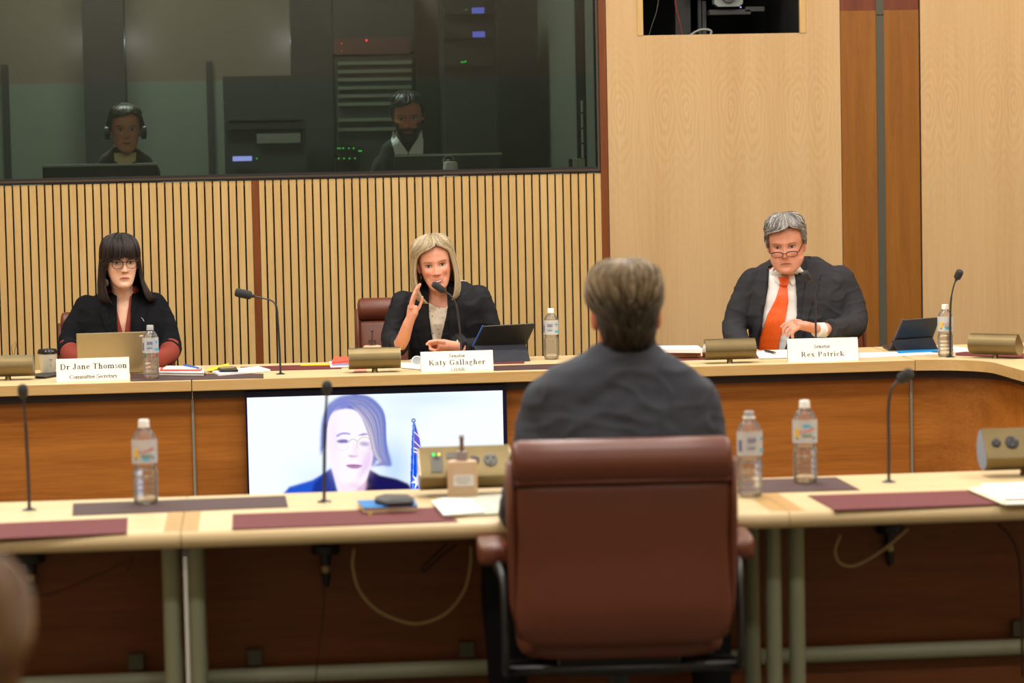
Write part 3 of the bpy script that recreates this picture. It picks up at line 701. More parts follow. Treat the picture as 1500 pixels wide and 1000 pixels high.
# swept fringe and the flick of hair, painted lock by lock
inner = [(612,150),(668,205),(700,270),(722,330),(738,395),(752,425),(770,448),(738,474)]
outer = [(600,112),(700,108),(775,165),(798,235),(800,320),(808,400),(822,450),(836,468)]
IN = np.array(smoothline(inner, 5)); OU = np.array(smoothline(outer, 5)); rs = random.Random(5)
tones = [(104,122,196),(126,136,196),(150,146,192),(176,168,194),(206,196,204),(226,216,212),(96,110,184)]
pl([tuple(q) for q in IN]+[tuple(q) for q in OU[::-1]], (128,134,192), 5)
for k in range(46):
    f = (k+.5)/46+rs.uniform(-.02, .02); c_ = tones[min(6, max(0, int(abs(rs.gauss(4.2-5*f if f < .5 else 1.2, 1.3)))))]
    ctr = IN*(1-f)+OU*f; n = len(ctr); i0 = rs.randrange(0, n//3); i1 = rs.randrange(2*n//3, n)
    seg = ctr[i0:i1]; d = np.gradient(seg, axis=0); nn_ = np.stack([-d[:,1], d[:,0]], 1); nn_ /= np.linalg.norm(nn_, axis=1)[:,None]+1e-6
    w_ = (rs.uniform(2, 5.5)*np.sin(np.linspace(.25, PI-.1, len(seg))))[:,None]
    pl([tuple(q) for q in seg+nn_*w_]+[tuple(q) for q in (seg-nn_*w_)[::-1]], c_, 3, .75)
for k in range(16):
    f = k/15; ctr = np.array(smoothline([(605-10*f,128+8*f),(555-22*f,140+20*f),(515-22*f,185+30*f),(492-16*f,260+30*f),(482-14*f,340+50*f)], 5)); c_ = [(120,134,206),(150,158,216),(96,110,190)][k%3]
    pl([tuple(q) for q in ctr]+[(x_+5, y_+5) for x_, y_ in ctr[::-1]], c_, 3, .6)
# flag on its stand
pl([(944,238),(952,238),(978,330),(990,400),(1000,480),(1002,620),(1010,900),(925,900),(932,500),(938,330)], (0,84,228), 2)
pl([(955,275),(968,300),(980,350),(984,420),(950,410),(945,330)], (120,90,190), 3, .8)
for (a, b_, c_, d_) in ((950,290,982,320),(945,335,985,372),(946,372,986,392),(945,392,985,405)): pl([(a,b_),(c_,d_),(c_,d_+8),(a,b_+8)], (236,238,252), 1)
ring(947,235,8,(90,120,160),3)
pl([(948,244),(951,244),(946,600),(942,600)], (150,180,235), 1)
st_ = [];
for k in range(14):
    q = PI*k/7-PI/2; r_ = 52 if k%2 == 0 else 20; st_.append((968+r_*math.cos(q)*.72, 552+r_*math.sin(q)))
pl(st_, (238,240,255), 1)
me = bpy.data.meshes.new('picture')
g = MB(); XX = wx0+(wx1-wx0)*jx; ZZ = wz1-(wz1-wz0)*(jy/.5625)
vs_ = np.stack([XX, np.full_like(XX, TVY-.0012), ZZ], -1).reshape(-1, 3)
idx = np.arange(MW*MH).reshape(MH, MW); fc = np.stack([idx[:-1,:-1], idx[1:,:-1], idx[1:,1:], idx[:-1,1:]], -1).reshape(-1, 4)
me.from_pydata(vs_.tolist(), [], fc.tolist()); me.update()
ca = me.color_attributes.new('Col', 'FLOAT_COLOR', 'POINT'); cc = np.ones((MW*MH, 4)); cc[:, :3] = np.clip(img.reshape(-1, 3), 0, 1); ca.data.foreach_set('color', cc.astype(np.float32).ravel())
link('display_picture', me, attr_mat('video picture', emission=True, strength=.9), tv)
MB().box(tx0+.1, tx1-.1, TVY+.042, YD+.089, tz0+.1, tz1-.1).build('mounting_plate', BLACKM, tv)
# the case front has a rim standing proud of the glass
rim = MB(); e_ = .004
rim.box(tx0, wx0, TVY-.006, TVY, tz0, tz1); rim.box(wx1, tx1, TVY-.006, TVY, tz0, tz1); rim.box(wx0, wx1, TVY-.006, TVY, wz1, tz1); rim.box(wx0, wx1, TVY-.006, TVY, tz0, wz0)
rim.build('bezel', MATS['glossy black bezel with painted glow'], tv)

# ------------------------------------------------------------------ microphones
def mic(label, pts, foam, fr, base, connector=False, fn=14):
    b = Vector(base); t = thing('gooseneck_microphone', label, 'microphone', b, group=None)
    P = smoothline([tuple(p) for p in pts], 7)
    MB().tube(P, [.0045 if k < len(P)*.55 else .0032 for k in range(len(P))], 8).build('gooseneck', GOOSE, t, smooth=True)
    a, c = Vector(foam[0]), Vector(foam[1]); d = (c-a).normalized(); L_ = (c-a).length
    MB().lathe([(fr*.35,-.012),(fr*.45,-.002),(fr*.55,0.0)], a, n=fn, axis=d).build('capsule_collar', GOOSE, t, smooth=True)
    MB().lathe([(fr*.5,0),(fr*.92,L_*.08),(fr,L_*.3),(fr,L_*.75),(fr*.93,L_*.9),(fr*.75,L_*.97),(fr*.3,L_)], a, n=20, axis=d).build('foam_windscreen', FOAM, t, smooth=True)
    MB().lathe([(.019,0),(.019,.002),(.012,.004),(.008,.007)], b, n=20).build('base_ring', BLACKM, t, smooth=True, angle=40)
    if connector:
        z = T-NH-.068
        MB().tube([(b.x, b.y, T-NH-.001), (b.x, b.y, z-.003)], .007, 12).build('threaded_stem', BLACKM, t, smooth=True, angle=50)
        MB().lathe([(.035,z-.026),(.037,z-.02),(.037,z-.004),(.03,z-.001)], (b.x, b.y, 0), n=24).build('shock_mount', BLACKM, t, smooth=True, angle=40)
        MB().lathe([(.006,z-.115),(.009,z-.105),(.0125,z-.075)], (b.x, b.y, 0), n=16).build('plug_boot', BLACKM, t, smooth=True, angle=50)
        MB().lathe([(.0125,z-.075),(.0125,z-.058)], (b.x, b.y, 0), n=16).build('plug_ring', mat('worn brass ring', C(170,150,110), .4, metal=.5), t, smooth=True, angle=50)
        MB().lathe([(.013,z-.058),(.014,z-.026)], (b.x, b.y, 0), n=16).build('socket_barrel', BLACKM, t, smooth=True, angle=50)
def micpx(label, base, path, f0, f1, r, dy0=0, dy1=0, conn=False):
    b = on(*base, T); Y = b.y
    pts = [b]+[at(x_, y_, Y) for x_, y_ in path]
    A = at(*f0, Y+dy0); B_ = at(*f1, Y+dy1)
    mic(label, pts+[A], (A, B_), r, b, conn)
micpx('gooseneck microphone bent left beside the red brown wall strip', (411,548), [(409.5,510),(407,470),(405,450),(399,441),(385,436.5)], (369,433), (344,427.5), .0185)
micpx('gooseneck microphone in front of the smiling blonde woman', (676,536), [(675,500),(671,462),(667,443),(659,432)], (650,426), (634,415), .0155, 0, -.02)
micpx('gooseneck microphone in front of the grey haired man', (1195,524), [(1195,480),(1194,440),(1190,420)], (1185.5,409.5), (1178,398), .016, 0, -.015)
micpx('gooseneck microphone beside the tablet at the right end of the desk', (1392,523), [(1392,470),(1393,440),(1397,419)], (1401.5,408), (1407,396), .016, 0, -.02)
micpx('gooseneck microphone at the left edge of the near table', (43,747), [(41,690),(38,630),(35,590)], (34,579), (33,567), .0135, 0, -.035, True)
micpx('gooseneck microphone standing in front of the wall screen', (475,735), [(475,690),(476,630),(478,590)], (478.5,574), (479,562), .0135, 0, -.035, True)
micpx('gooseneck microphone on the right hand near table', (1302,706), [(1302,650),(1301.5,600),(1305,572),(1312,561)], (1318,556), (1335,544.5), .0155, 0, -.03, True)

# ------------------------------------------------------------------ metal socket consoles
def console(label, base, rot, scale=1.0, near=False, k=1.0, sz=1.0):
    b = on(*base, T) if not isinstance(base, Vector) else base
    t = thing('socket_console', label, 'console', b)
    M = Matrix.Translation(b) @ Matrix.Rotation(rot, 4, 'Z') @ Matrix.Diagonal((scale, scale, scale*sz, 1))
    L_ = .107
    prof = [(0,.104),(.052,.044),(.044,.024),(.022,.013),(-.012,.016),(-.034,.032),(-.043,.056),(-.036,.082),(-.018,.1)]
    # body: flat sloping face on the +y side, rounded back on the -y side
    cr = []
    for i, (y, z) in enumerate(prof):
        y0, z0 = prof[i-1]; y1, z1 = prof[(i+1)%len(prof)]
        cr += [(y+(y0-y)*.06, z+(z0-z)*.06), (y+(y1-y)*.06, z+(z1-z)*.06)]
    MB().prism([(-L_, y, z) for y, z in cr], (2*L_, 0, 0)).xform(M).build('console_body', BRASS, t, smooth=True, angle=40)
    for s_ in (-1, 1):
        MB().prism([(s_*L_, y*.97, .058+(z-.058)*.97) for y, z in cr], (s_*.0012, 0, 0)).xform(M).build('end_plate', mat('polished end plate', C(150,140,120), .18, metal=1.0), t)
    MB().lathe([(.014,.0),(.0125,.004),(.0115,.02)], (0, 0, 0), n=16).xform(M).build('stem', BRASS, t, smooth=True, angle=50)
    if near:
        n_ = Vector((0, .06, .052)).normalized(); dn = Vector((0, .052, -.06)).normalized()
        fc_ = Vector((0, .026, .074))
        GR = mat('grey switch plate', C(108,108,98), .5)
        def pt(u, v): return fc_ + Vector((u,0,0)) - dn*v
        def put(name, mb, m_, par=t): return mb.xform(M).build(name, m_, par, smooth=False)
        if k == 2: fc_ = fc_+Vector((.048,0,0))
        if k == 1: put('switch_plate', MB().obox(pt(.066,-.002)+n_*.001, (.014,0,0), dn*.026, n_*.0015), GR)
        for u, c in (((.073,'g'),(.060,'y')) if k == 1 else ()): put('indicator_light', MB().ball(pt(u,.017)+n_*.003, .0034, n=8), LED[c])
        if k == 1: put('rocker', MB().obox(pt(.066,.008)+n_*.003, (.006,0,0), dn*.0025, n_*.001), BLACKM)
        if k == 1: put('vent', MB().obox(pt(.028,.014)+n_*.001, (.014,0,0), dn*.008, n_*.0012), GR)
        for u, r, m_ in ((-.022 if k == 1 else .03,.0115,BLACKM),(-.06 if k == 1 else -.008,.0165,GR)):
            s_ = MB().lathe([(r,0),(r*1.0,.002),(r*.8,.0032)], pt(u,-.0)+n_*.0005, n=20, axis=n_).xform(M).build('socket', m_ if k == 1 else BLACKM, t)
            h = MB(); [h.ball(pt(u+dx*r, dz*r)+n_*.0036, r*.16, n=8) for dx, dz in ((-.45,.25),(.45,.25),(0,-.45))]
            h.xform(M).build('contact_hole', BLACKM if k == 1 else GR, s_)
    return t
console('aged brass console cut off by the left edge of the photo', on(12, 556.5, T), -.02)
console('aged brass console in front of the soap pump and blonde woman', on(549, 545, T), 0)
console('aged brass console between the two men', on(1069, 531.5, T), 0)
console('aged brass console turned at the far right end of the desk', on(1458, 524.5, T), -.7)
console('socket console with green and yellow lights facing the camera', on(681, 723.5, T), PI, 1.13, True, 1, 1.1)
console('socket console at the right edge with black round sockets', on(1502, 695, T), PI, 1.13, True, 2, 1.1)

# ------------------------------------------------------------------ water bottles
SHELL = glass('clear bottle plastic', (.985,.99,.99,1), 1.33, .05, 1.3)
_nt = SHELL.node_tree; _d = _nt.nodes.new('ShaderNodeBsdfDiffuse'); _d.inputs[0].default_value = (.8,.82,.85,1); _m = _nt.nodes.new('ShaderNodeMixShader'); _m.inputs[0].default_value = .09
_o = [n for n in _nt.nodes if n.type == 'OUTPUT_MATERIAL'][0]; _l = _o.inputs[0].links[0].from_socket; _nt.links.new(_l, _m.inputs[1]); _nt.links.new(_d.outputs[0], _m.inputs[2]); _nt.links.new(_m.outputs[0], _o.inputs[0])
WATER = bpy.data.materials.new('water'); WATER.use_nodes = True
nt_ = WATER.node_tree; nt_.nodes.clear(); gl = nt_.nodes.new('ShaderNodeBsdfGlass'); gl.inputs['IOR'].default_value = 1.33; gl.inputs['Roughness'].default_value = .02; gl.inputs[0].default_value = (.97,.98,.98,1)
ou = nt_.nodes.new('ShaderNodeOutputMaterial'); tr__ = nt_.nodes.new('ShaderNodeBsdfTransparent'); mxs = nt_.nodes.new('ShaderNodeMixShader'); mxs.inputs[0].default_value = .7
nt_.links.new(tr__.outputs[0], mxs.inputs[1]); nt_.links.new(gl.outputs[0], mxs.inputs[2]); nt_.links.new(mxs.outputs[0], ou.inputs[0])
def alpha_mat(name, col, a):
    m, nt, b = newmat(name); b.inputs['Base Color'].default_value = col; b.inputs['Alpha'].default_value = a; b.inputs['Roughness'].default_value = .4; MATS[name] = m; return m
LABM = alpha_mat('clear film label', C(226,234,238), .38)
CYAN = mat('cyan print', C(60,180,215), .5); NAVY = mat('barcode print', C(84,92,140), .5); REDP = mat('red print', C(214,62,48), .5); GRNP = mat('green print', C(90,130,90), .5); YELP = mat('yellow print', C(226,186,70), .5); TEAL = mat('teal print', C(110,160,160), .5)
CAPM = mat('white bottle cap', C(240,240,232), .4); GREYC = mat('grey bottle cap', C(176,178,176), .4)
PROF = [(.010,.004),(.022,0),(.030,.004),(.0325,.012),(.0325,.020),(.0308,.023),(.0325,.027),(.0325,.035),(.0308,.038),(.0325,.042),(.0325,.05),(.0308,.053),(.0325,.057),(.0325,.065),(.0308,.068),(.0325,.072),(.0325,.086),(.031,.092),(.0272,.1),(.031,.108),(.0325,.114),(.0325,.16),(.031,.172),(.027,.184),(.02,.194),(.0135,.2),(.013,.204)]
def bottle(label, base, fill=.095, ang=0.0, kind='bar', cap='white', lean=0):
    b = on(*base, T); t = thing('water_bottle', label, 'bottle', b)
    R = Matrix.Translation(b)
    MB().lathe(PROF, n=32).xform(R).build('bottle_shell', SHELL, t, smooth=True)
    pr = [(r-.0012, max(z, .0015)) for r, z in PROF if z < fill]; MB().lathe(pr+[(pr[-1][0], fill)], n=32).xform(R).build('water', WATER, t, smooth=True, angle=60)
    if cap:
        m_ = CAPM if cap == 'white' else GREYC; cp = []
        MB().lathe([(.0155,.2025),(.0155,.2045),(.0142,.205),(.0142,.220),(.0125,.2225)], n=28).xform(R).build('screw_cap', m_, t, smooth=True, angle=40)
    else:
        MB().lathe([(.0165,.2035),(.0165,.2075),(.0135,.208)], n=28).xform(R).build('neck_ring', CAPM, t, smooth=True, angle=40)
        MB().lathe([(.0125,.2075),(.0128,.222)], n=28).xform(R).build('threaded_neck', GREYC, t, smooth=True, angle=40)
    def patch(name, a0, a1, z0, z1, m_, r=.0331, par=t, th=.0002):
        n = max(2, int((a1-a0)/6)); out = [[(r_*math.sin(math.radians(a)), -r_*math.cos(math.radians(a)), z) for z in (z0, z1)] for r_ in (r, r+th) for a in np.linspace(a0, a1, n)]
        o_ = out[:n]; i_ = out[n:]; mb = MB()
        mb.rings([[o_[k][0], o_[k][1], i_[k][1], i_[k][0]] for k in range(n)])
        return mb.xform(R @ Matrix.Rotation(math.radians(ang), 4, 'Z')).build(name, m_, par)
    lab = patch('label', -100, 100, .109, .172, LABM)
    q = lambda n, a0, a1, z0, z1, m_: patch(n, a0, a1, z0, z1, m_, .0335, lab)
    if kind == 'bar':
        for k in range(7): q('barcode_line', -34+k*6, -31+k*6+(k%2), .142, .156, NAVY)
        q('blue_patch', 26, 52, .149, .157, CYAN); q('blue_patch', 24, 70, .118, .127, CYAN); q('small_print', -36, 2, .132, .135, TEAL); q('small_print', -36, 4, .126, .129, NAVY); q('side_print', -80, -62, .12, .15, NAVY)
    else:
        q('fruit_print', -62, -38, .124, .148, YELP); q('fruit_print', -56, -44, .119, .13, GRNP); q('blue_patch', -20, 20, .152, .159, CYAN) if kind == 'fruit2' else q('blue_patch', -20, 16, .117, .124, CYAN)
        q('dark_print', 28, 38, .12, .126, NAVY)
        for k, (ch, dx) in enumerate(zip('Frantelle', range(9))):
            pass
        me_ = text_mesh('Frantelle', .0125, Matrix.Identity(4), .0001)
        for v in me_.vertices:
            a = v.co.x/.0338; z_ = .143+v.co.y+v.co.x*.25; rr = .0338+v.co.z; v.co = Vector((rr*math.sin(a), -rr*math.cos(a), z_))
        me_.transform(R @ Matrix.Rotation(math.radians(ang), 4, 'Z')); link('red_word', me_, REDP, lab)
        q('small_print', -26, 26, .131, .134, TEAL); q('small_print', -24, 24, .126, .129, GRNP)
    return t
bottle('capped water bottle between the laptop and the stack of booklets', (222,554.5), .088, 10, 'bar', 'grey')
bottle('capped water bottle standing alone right of the black tablet', (808,526), .186, 0, 'bar')
bottle('water bottle behind the microphone at the right end of the desk', (1385,522), .10, 5, 'fruit')
bottle('water bottle on the dark leather strip of the left near table', (214,737.5), .092, 10, 'fruit')
bottle('opened water bottle without cap beside the near brown chair', (1099,727), .098, 15, 'bar', None)
bottle('capped water bottle on the dark leather strip right of the chair', (1180,706.5), .098, 0, 'fruit2')

# ------------------------------------------------------------------ soap pumps
SOAP = mat('beige pump bottle', C(200,168,134), .45); CLRP = glass('clear pump collar', (.75,.72,.72,1), 1.45, .08, 2.0); PUMPM = mat('taupe pump tube', C(120,92,86), .35)
def pump(label, base, s_, h, w_, ribbed=False, lab=False):
    b = on(*base, T); t = thing('soap_dispenser', label, 'dispenser', b)
    rows = [[(b.x+w_*sc*math.copysign(abs(math.cos(q))**.6, math.cos(q)), b.y+.026*sc*math.copysign(abs(math.sin(q))**.6, math.sin(q)), b.z+z) for q in np.linspace(0, 2*PI, 32, endpoint=False)] for sc, z in ((.97,0),(1,.004),(1,h*.93),(.97,h*.97),(.8,h))]
    MB().rings(rows).build('bottle_body', SOAP, t, smooth=True, angle=50)
    MB().lathe([(.016,h),(.016,h+.022),(.013,h+.024)], b, n=20).build('collar', CLRP if ribbed else mat('grey pump collar', C(150,136,132), .25), t, smooth=True, angle=40)
    MB().lathe([(.0065,h+.002),(.0055,h+.05),(.007,h+.065)], b, n=12).build('pump_stem', CLRP if ribbed else PUMPM, t, smooth=True, angle=50)
    MB().tube([b+Vector((0,0,h+.062)), b+Vector((0,-.012,h+.063)), b+Vector((0,-.03,h+.058))] if not ribbed else [b+Vector((.006,0,h+.062)), b+Vector((-.014,-.004,h+.059))], .0042, 8).build('spout', CLRP if ribbed else PUMPM, t, smooth=True)
    if lab: 
        l_ = MB().box(b.x-.026, b.x+.028, b.y-.0275, b.y-.026, b.z+h*.34, b.z+h*.64).build('paper_label', mat('pale grey label', C(214,206,196), .6), t)
        for k, (a0, a1) in enumerate(((-.018,.016),(-.02,.019),(-.014,.012))): MB().box(b.x+a0, b.x+a1, b.y-.0279, b.y-.0275, b.z+h*(.57-.07*k)-.001, b.z+h*(.57-.07*k)+.001).build('small_print', mat('grey print', C(150,146,140), .6), l_)
pump('beige soap pump bottle half hidden behind the middle brass console', (546,538), 1, .095, .039, True)
pump('beige soap pump bottle in front of the near socket console', (678,729), 1, .1, .0395, False, True)

# ------------------------------------------------------------------ leather pads and strips, papers, books
def sheet(name, pts, z0, th, m_, label=None, cat=None, parent=None, group=None, bevel=0):
    q = [on(x_, y_, z0+th) for x_, y_ in pts]
    ar = sum(q[i].x*q[(i+1)%len(q)].y-q[(i+1)%len(q)].x*q[i].y for i in range(len(q)))
    if ar < 0: q = q[::-1]
    mb = MB().prism([(v.x, v.y, z0) for v in q], (0, 0, th))
    o = mb.build(name, m_, parent, bevel=bevel)
    if label: 
        c = sum(q, Vector())/len(q); tag(o, label, cat, group, loc=(c.x, c.y, z0))
    return o
t1 = T+.0005
strip = lambda pts, lab: sheet('leather_strip', pts, t1, .0015, MATBR, lab, 'leather strip')
pad = lambda pts, lab: sheet('writing_pad', pts, t1, .002, PADRED, lab, 'writing pad')
strip([(191,546.5),(386,547),(386,553.2),(191,558)], 'dark brown leather strip in front of the laptop and booklets')
strip([(723,535.5),(880,530.5),(880,538),(723,542.3)], 'dark brown leather strip right of the blonde woman name card')
strip([(107,737),(418,725.5),(422,742),(106,754.5)], 'dark brown leather strip under the left near water bottle')
strip([(1085,702),(1225,698.5),(1260,717),(1085,722)], 'dark brown leather strip under the right near water bottle')
pad([(352,537),(500,532.5),(500,539.5),(352,543.5)], 'burgundy writing pad behind the bent microphone, empty')
pad([(640,529),(768,527),(768,531.5),(640,534.5)], 'burgundy writing pad under the black tablet')
pad([(928,524),(1132,518.5),(1132,523.5),(928,529)], 'burgundy writing pad under the books between the two men')
pad([(1400,514.5),(1500,517),(1500,524.5),(1400,519.5)], 'burgundy writing pad behind the turned brass console')
pad([(84,545),(190,541),(190,544),(84,548)], 'burgundy writing pad under the laptop')
pad([(-60,768.5),(187,757.8),(186,780),(-60,791)], 'burgundy writing pad at the left edge of the near table')
pad([(341,752.5),(640,742.5),(671,763),(340,774.5)], 'burgundy writing pad under the blue notebook')
pad([(1183,725),(1500,715),(1540,735),(1222,746.5)], 'burgundy writing pad on the right hand near table')

def book(name, label, cat, pts, z0, th, cover, pages=PAPER, edge=.0018):
    q = [on(x_, y_, z0+th) for x_, y_ in pts]; c = sum(q, Vector())/len(q); t = thing(name, label, cat, (c.x, c.y, z0))
    sheet('back_cover', pts, z0, edge, cover, parent=t)
    ins = [((x_-sum(p[0] for p in pts)/4)*.985+sum(p[0] for p in pts)/4, (y_-sum(p[1] for p in pts)/4)*.97+sum(p[1] for p in pts)/4) for x_, y_ in pts]
    q2 = [on(x_, y_, z0+th) for x_, y_ in ins]
    ar = sum(q2[i].x*q2[(i+1)%4].y-q2[(i+1)%4].x*q2[i].y for i in range(4))
    if ar < 0: q2 = q2[::-1]
    MB().prism([(v.x, v.y, z0+edge) for v in q2], (0,0,th-2*edge)).build('pages', pages, t)
    sheet('front_cover', pts, z0+th-edge, edge, cover, parent=t)
    return t
REDC = mat('red cover', C(206,70,56), .5); WHC = mat('off white cover', C(228,222,206), .6)
b1 = book('booklet', 'spiral bound booklet beside the water bottle, lowest of its stack', 'booklet', [(234,538),(299,540),(299,546),(232,545)], T+.002, .014, WHC)
sp = MB(); qq = on(298.5, 545, T+.018)
[sp.tube([(qq.x+.003*0, qq.y-.004+k*.004, T+.0035+0*k), (qq.x+.008, qq.y-.004+k*.004, T+.01), (qq.x+.001, qq.y-.004+k*.004, T+.0185)], .0008, 5) for k in range(6)]
sp.build('spiral_binding', BLACKM, b1)
sheet('booklet', [(236,537.5),(296,539),(294,541.5),(234,542)], T+.016, .005, REDC, 'thin red booklet lying in the stack by the water bottle', 'booklet')
sheet('paper_sheets', [(244,535.5),(292,536),(294,540),(238,540)], T+.021, .003, PAPER, 'white sheets on top of the red booklet', 'papers')
def pen(label, a, b, z, r, m_, tipm=None):
    A, B_ = on(*a, z+r), on(*b, z+r); t = thing('pen', label, 'pen', (A.x, A.y, z))
    MB().tube([A, A.lerp(B_, .86)], r, 10).build('barrel', m_, t, smooth=True, angle=50)
    MB().tube([A.lerp(B_, .86), B_], [r, r*.3], 10).build('tip', tipm or m_, t, smooth=True, angle=50)
    MB().tube([A+Vector((0,0,r)), A.lerp(B_, .35)+Vector((0,0,r*1.2))], r*.3, 6).build('clip', tipm or m_, t)
pen('blue ballpoint pen lying on the white sheets by the bottle', (270,534.6), (293,539), T+.024, .004, mat('blue pen plastic', C(30,104,190), .3))
sheet('paper_sheets', [(311,543),(378,536),(396,541),(320,547.5)], T+.002, .008, PAPER, 'white paper stack under the black folded phone, left of the bent microphone', 'papers')
sheet('sticky_note', [(301,541),(335,531.5),(336,536),(309,542.5)], T+.0105, .001, mat('yellow paper', C(246,208,30), .7), 'yellow paper under the black phone near the bent microphone', 'note')
ph = thing('mobile_phone', 'black phone lying on white papers near the bent microphone', 'phone', on(333,541.5,T+.012))
sheet('phone_case', [(318.5,538),(345,536.5),(349,541),(322,541.5)], T+.012, .009, BLACKM, parent=ph, bevel=.002)
sheet('phone_back', [(322,536.5),(342,535.8),(344,538.4),(323,539.6)], T+.021, .001, mat('beige phone back', C(150,136,112), .3), parent=ph)
sheet('notebook', [(440,533),(484,532.3),(484,534),(440,534.8)], T+.002, .003, MATS['yellow paper'], 'thin yellow paper pad lying flat left of the red folders', 'notepad')
# red folders left of console
for k, (pts, z0, th, m_, lb) in enumerate((([(482,529),(512,528),(512,536),(484,537)], T+.0025, .004, PAPER, 'white papers at the bottom of the stack under the red folder'),
      ([(486,527),(513,526),(513,532.5),(487,533.5)], T+.0065, .007, mat('lilac grey folder', C(150,136,170), .6), 'lilac grey folder in the middle of the stack left of the console'),
      ([(489,522.5),(514,522),(514,527.5),(486,530)], T+.0135, .009, mat('coral red folder', C(238,94,74), .5), 'coral red folder on top of the stack left of the console'))):
    sheet('folder', pts, z0, th, m_, lb, 'folder')
sheet('sticky_note', [(519,540),(536,539.5),(537,544),(519,544.5)], T+.0006, .0008, mat('pink orange note', C(246,140,120), .7), 'pink orange note under the middle brass console', 'note')
sheet('paper_sheets', [(585,531),(618,531),(618,540),(588,537.5)], T+.0025, .004, PAPER, 'white papers left of the blonde woman name card', 'papers')
# glasses lying by the card
gp = on(611, 535, T+.0065)
gt = thing('sunglasses', 'white rimmed glasses lying left of the blonde woman name card', 'glasses', gp)
WR = mat('white spectacle rim', C(200,204,200), .35)
for dx in (0.0, .055):
    c_ = gp+Vector((dx, 0, .02)); rm = [(c_.x+.022*math.cos(q), c_.y+.006*math.sin(q), c_.z+.0185*math.sin(q)) for q in np.linspace(0, 2*PI, 25)]
    MB().tube(rm, .0026, 8, cap=False).build('rim', WR, gt, smooth=True)
    MB().prism([(x_, y_-.0008, z_) for x_, y_, z_ in rm[:-1]], (0, .0016, 0)).build('lens', mat('smoky lens', C(90,94,92), .1), gt)
for s_ in (-.022, .077): MB().tube([gp+Vector((s_,0,.024)), gp+Vector((s_,.09,.018)), gp+Vector((s_+.004,.12,.003))], .002, 6).build('temple_arm', WR, gt, smooth=True)
# books between the men
book('book', 'dark hardcover book with cream pages, right of the seated man', 'book', [(968,510.5),(1023,513.5),(1027,515.5),(966,516)], T+.0025, .024, mat('dark book cover', C(34,30,36), .4), mat('cream pages', C(222,186,136), .7))
sheet('paper_sheets', [(950,506),(1022,505.8),(1030,511.4),(950,511)], T+.0268, .016, PAPER, 'thick white paper stack on the dark hardcover book', 'papers')
# papers in front of the grey haired man
sheet('paper_sheets', [(1106,514.5),(1152,511.5),(1160,523),(1112,524)], T+.0025, .003, PAPER, 'white papers under the black pen in front of the grey haired man', 'papers')
pen('black pen on the white papers in front of the grey haired man', (1121,513.5), (1137,517), T+.0058, .0055, BLACKM, SILVER)
sheet('paper_sheets', [(1259,516.5),(1352,513.5),(1378,518),(1259,524)], T+.0006, .002, mat('pale grey paper', C(226,222,218), .8), 'loose pale papers right of the grey haired man name card', 'papers')
sheet('paper_sheets', [(1396,507),(1414,509),(1421,513.5),(1398,516)], T+.0006, .004, PAPER, 'small white papers left of the turned brass console', 'papers')
# near table: notebook, wallet, papers
nbk = book('notebook', 'blue notebook with yellow ribbon lying on the near burgundy pad', 'notebook', [(523,732.5),(606,729.5),(611.5,740),(533,743.5)], T+.0027, .016, mat('bright blue cover', C(24,124,196), .4), mat('cream paper block', C(214,192,160), .7))
sheet('ribbon', [(537,744.5),(541.5,744),(545.5,752.5),(540,753)], T+.0028, .0008, mat('yellow ribbon', C(230,190,60), .6), parent=nbk)
wl = thing('wallet', 'black leather wallet lying on the blue notebook', 'wallet', on(578,737,T+.02))
BW = mat('black wallet leather', C(58,54,54), .5, bump=.1)
sheet('wallet_flap', [(549,726.5),(562,722.5),(598,723),(605,727.5),(606,733),(568,735),(549,730)], T+.0195, .012, BW, parent=wl, bevel=.004)
sheet('card_slot', [(566,729.5),(606,727.7),(606,731.8),(568,733.2)], T+.0316, .001, BLACKM, parent=wl)
sheet('document_folder', [(640,728.5),(742,722.5),(760,750),(655,754.8)], T+.0027, .004, mat('pale grey green folder', C(196,198,178), .6), 'pale grey folder under white papers near the soap pump', 'folder')
sheet('paper_sheets', [(632,732.5),(690,731),(709,748.5),(650,753.5)], T+.0068, .005, PAPER, 'white papers on the pale grey folder', 'papers')
sheet('paper_sheets', [(646,729.8),(676,729.8),(690,740),(661,743)], T+.0119, .001, PAPER, 'single white sheet topmost on the papers by the soap pump', 'papers')
sheet('document_folder', [(1446,712),(1560,709),(1600,734),(1472,738)], T+.0027, .003, WHC, 'white open folder at the right edge of the near table', 'folder')
sheet('paper_sheets', [(1417,715.5),(1440,711),(1474,721),(1470,737.5)], T+.0058, .003, mat('cream yellow paper', C(244,236,190), .8), 'cream yellow paper sticking out at the right near edge', 'papers')
sheet('paper_sheets', [(1436,708.5),(1540,705),(1570,727),(1474,729.5)], T+.0089, .003, PAPER, 'white papers on the open folder at the right near edge', 'papers')

# ------------------------------------------------------------------ computers and cup
GOLD = mat('champagne laptop metal', C(176,160,124), .38, metal=.55, noise_amt=.04)
def quad_slab(name, a, b, c, d, th, m_, par, bevel=.002):
    a, b, c, d = map(Vector, (a, b, c, d)); n = (b-a).cross(d-a).normalized()
    return MB().prism([a, b, c, d], -n*th).build(name, m_, par, bevel=bevel)
lbl, lbr = on(114, 548.5, T+.002), on(224, 545, T+.002); lbl.z = lbr.z = T+.016
kk = (Vector((lbl.x, lbl.y, 0))-CAM).length/F_PX
lt = thing('laptop', 'open champagne coloured laptop seen from behind, round badge on lid', 'laptop', ((lbl.x+lbr.x)/2, lbl.y, T+.0028))
up_ = Vector((0, -.055, .165)); wdl = lbr-lbl
lid = quad_slab('lid', lbl, lbr, lbr+up_+Vector((-.002,0,0)), lbl+up_+Vector((.002,0,0)), -.006, GOLD, lt, .004)
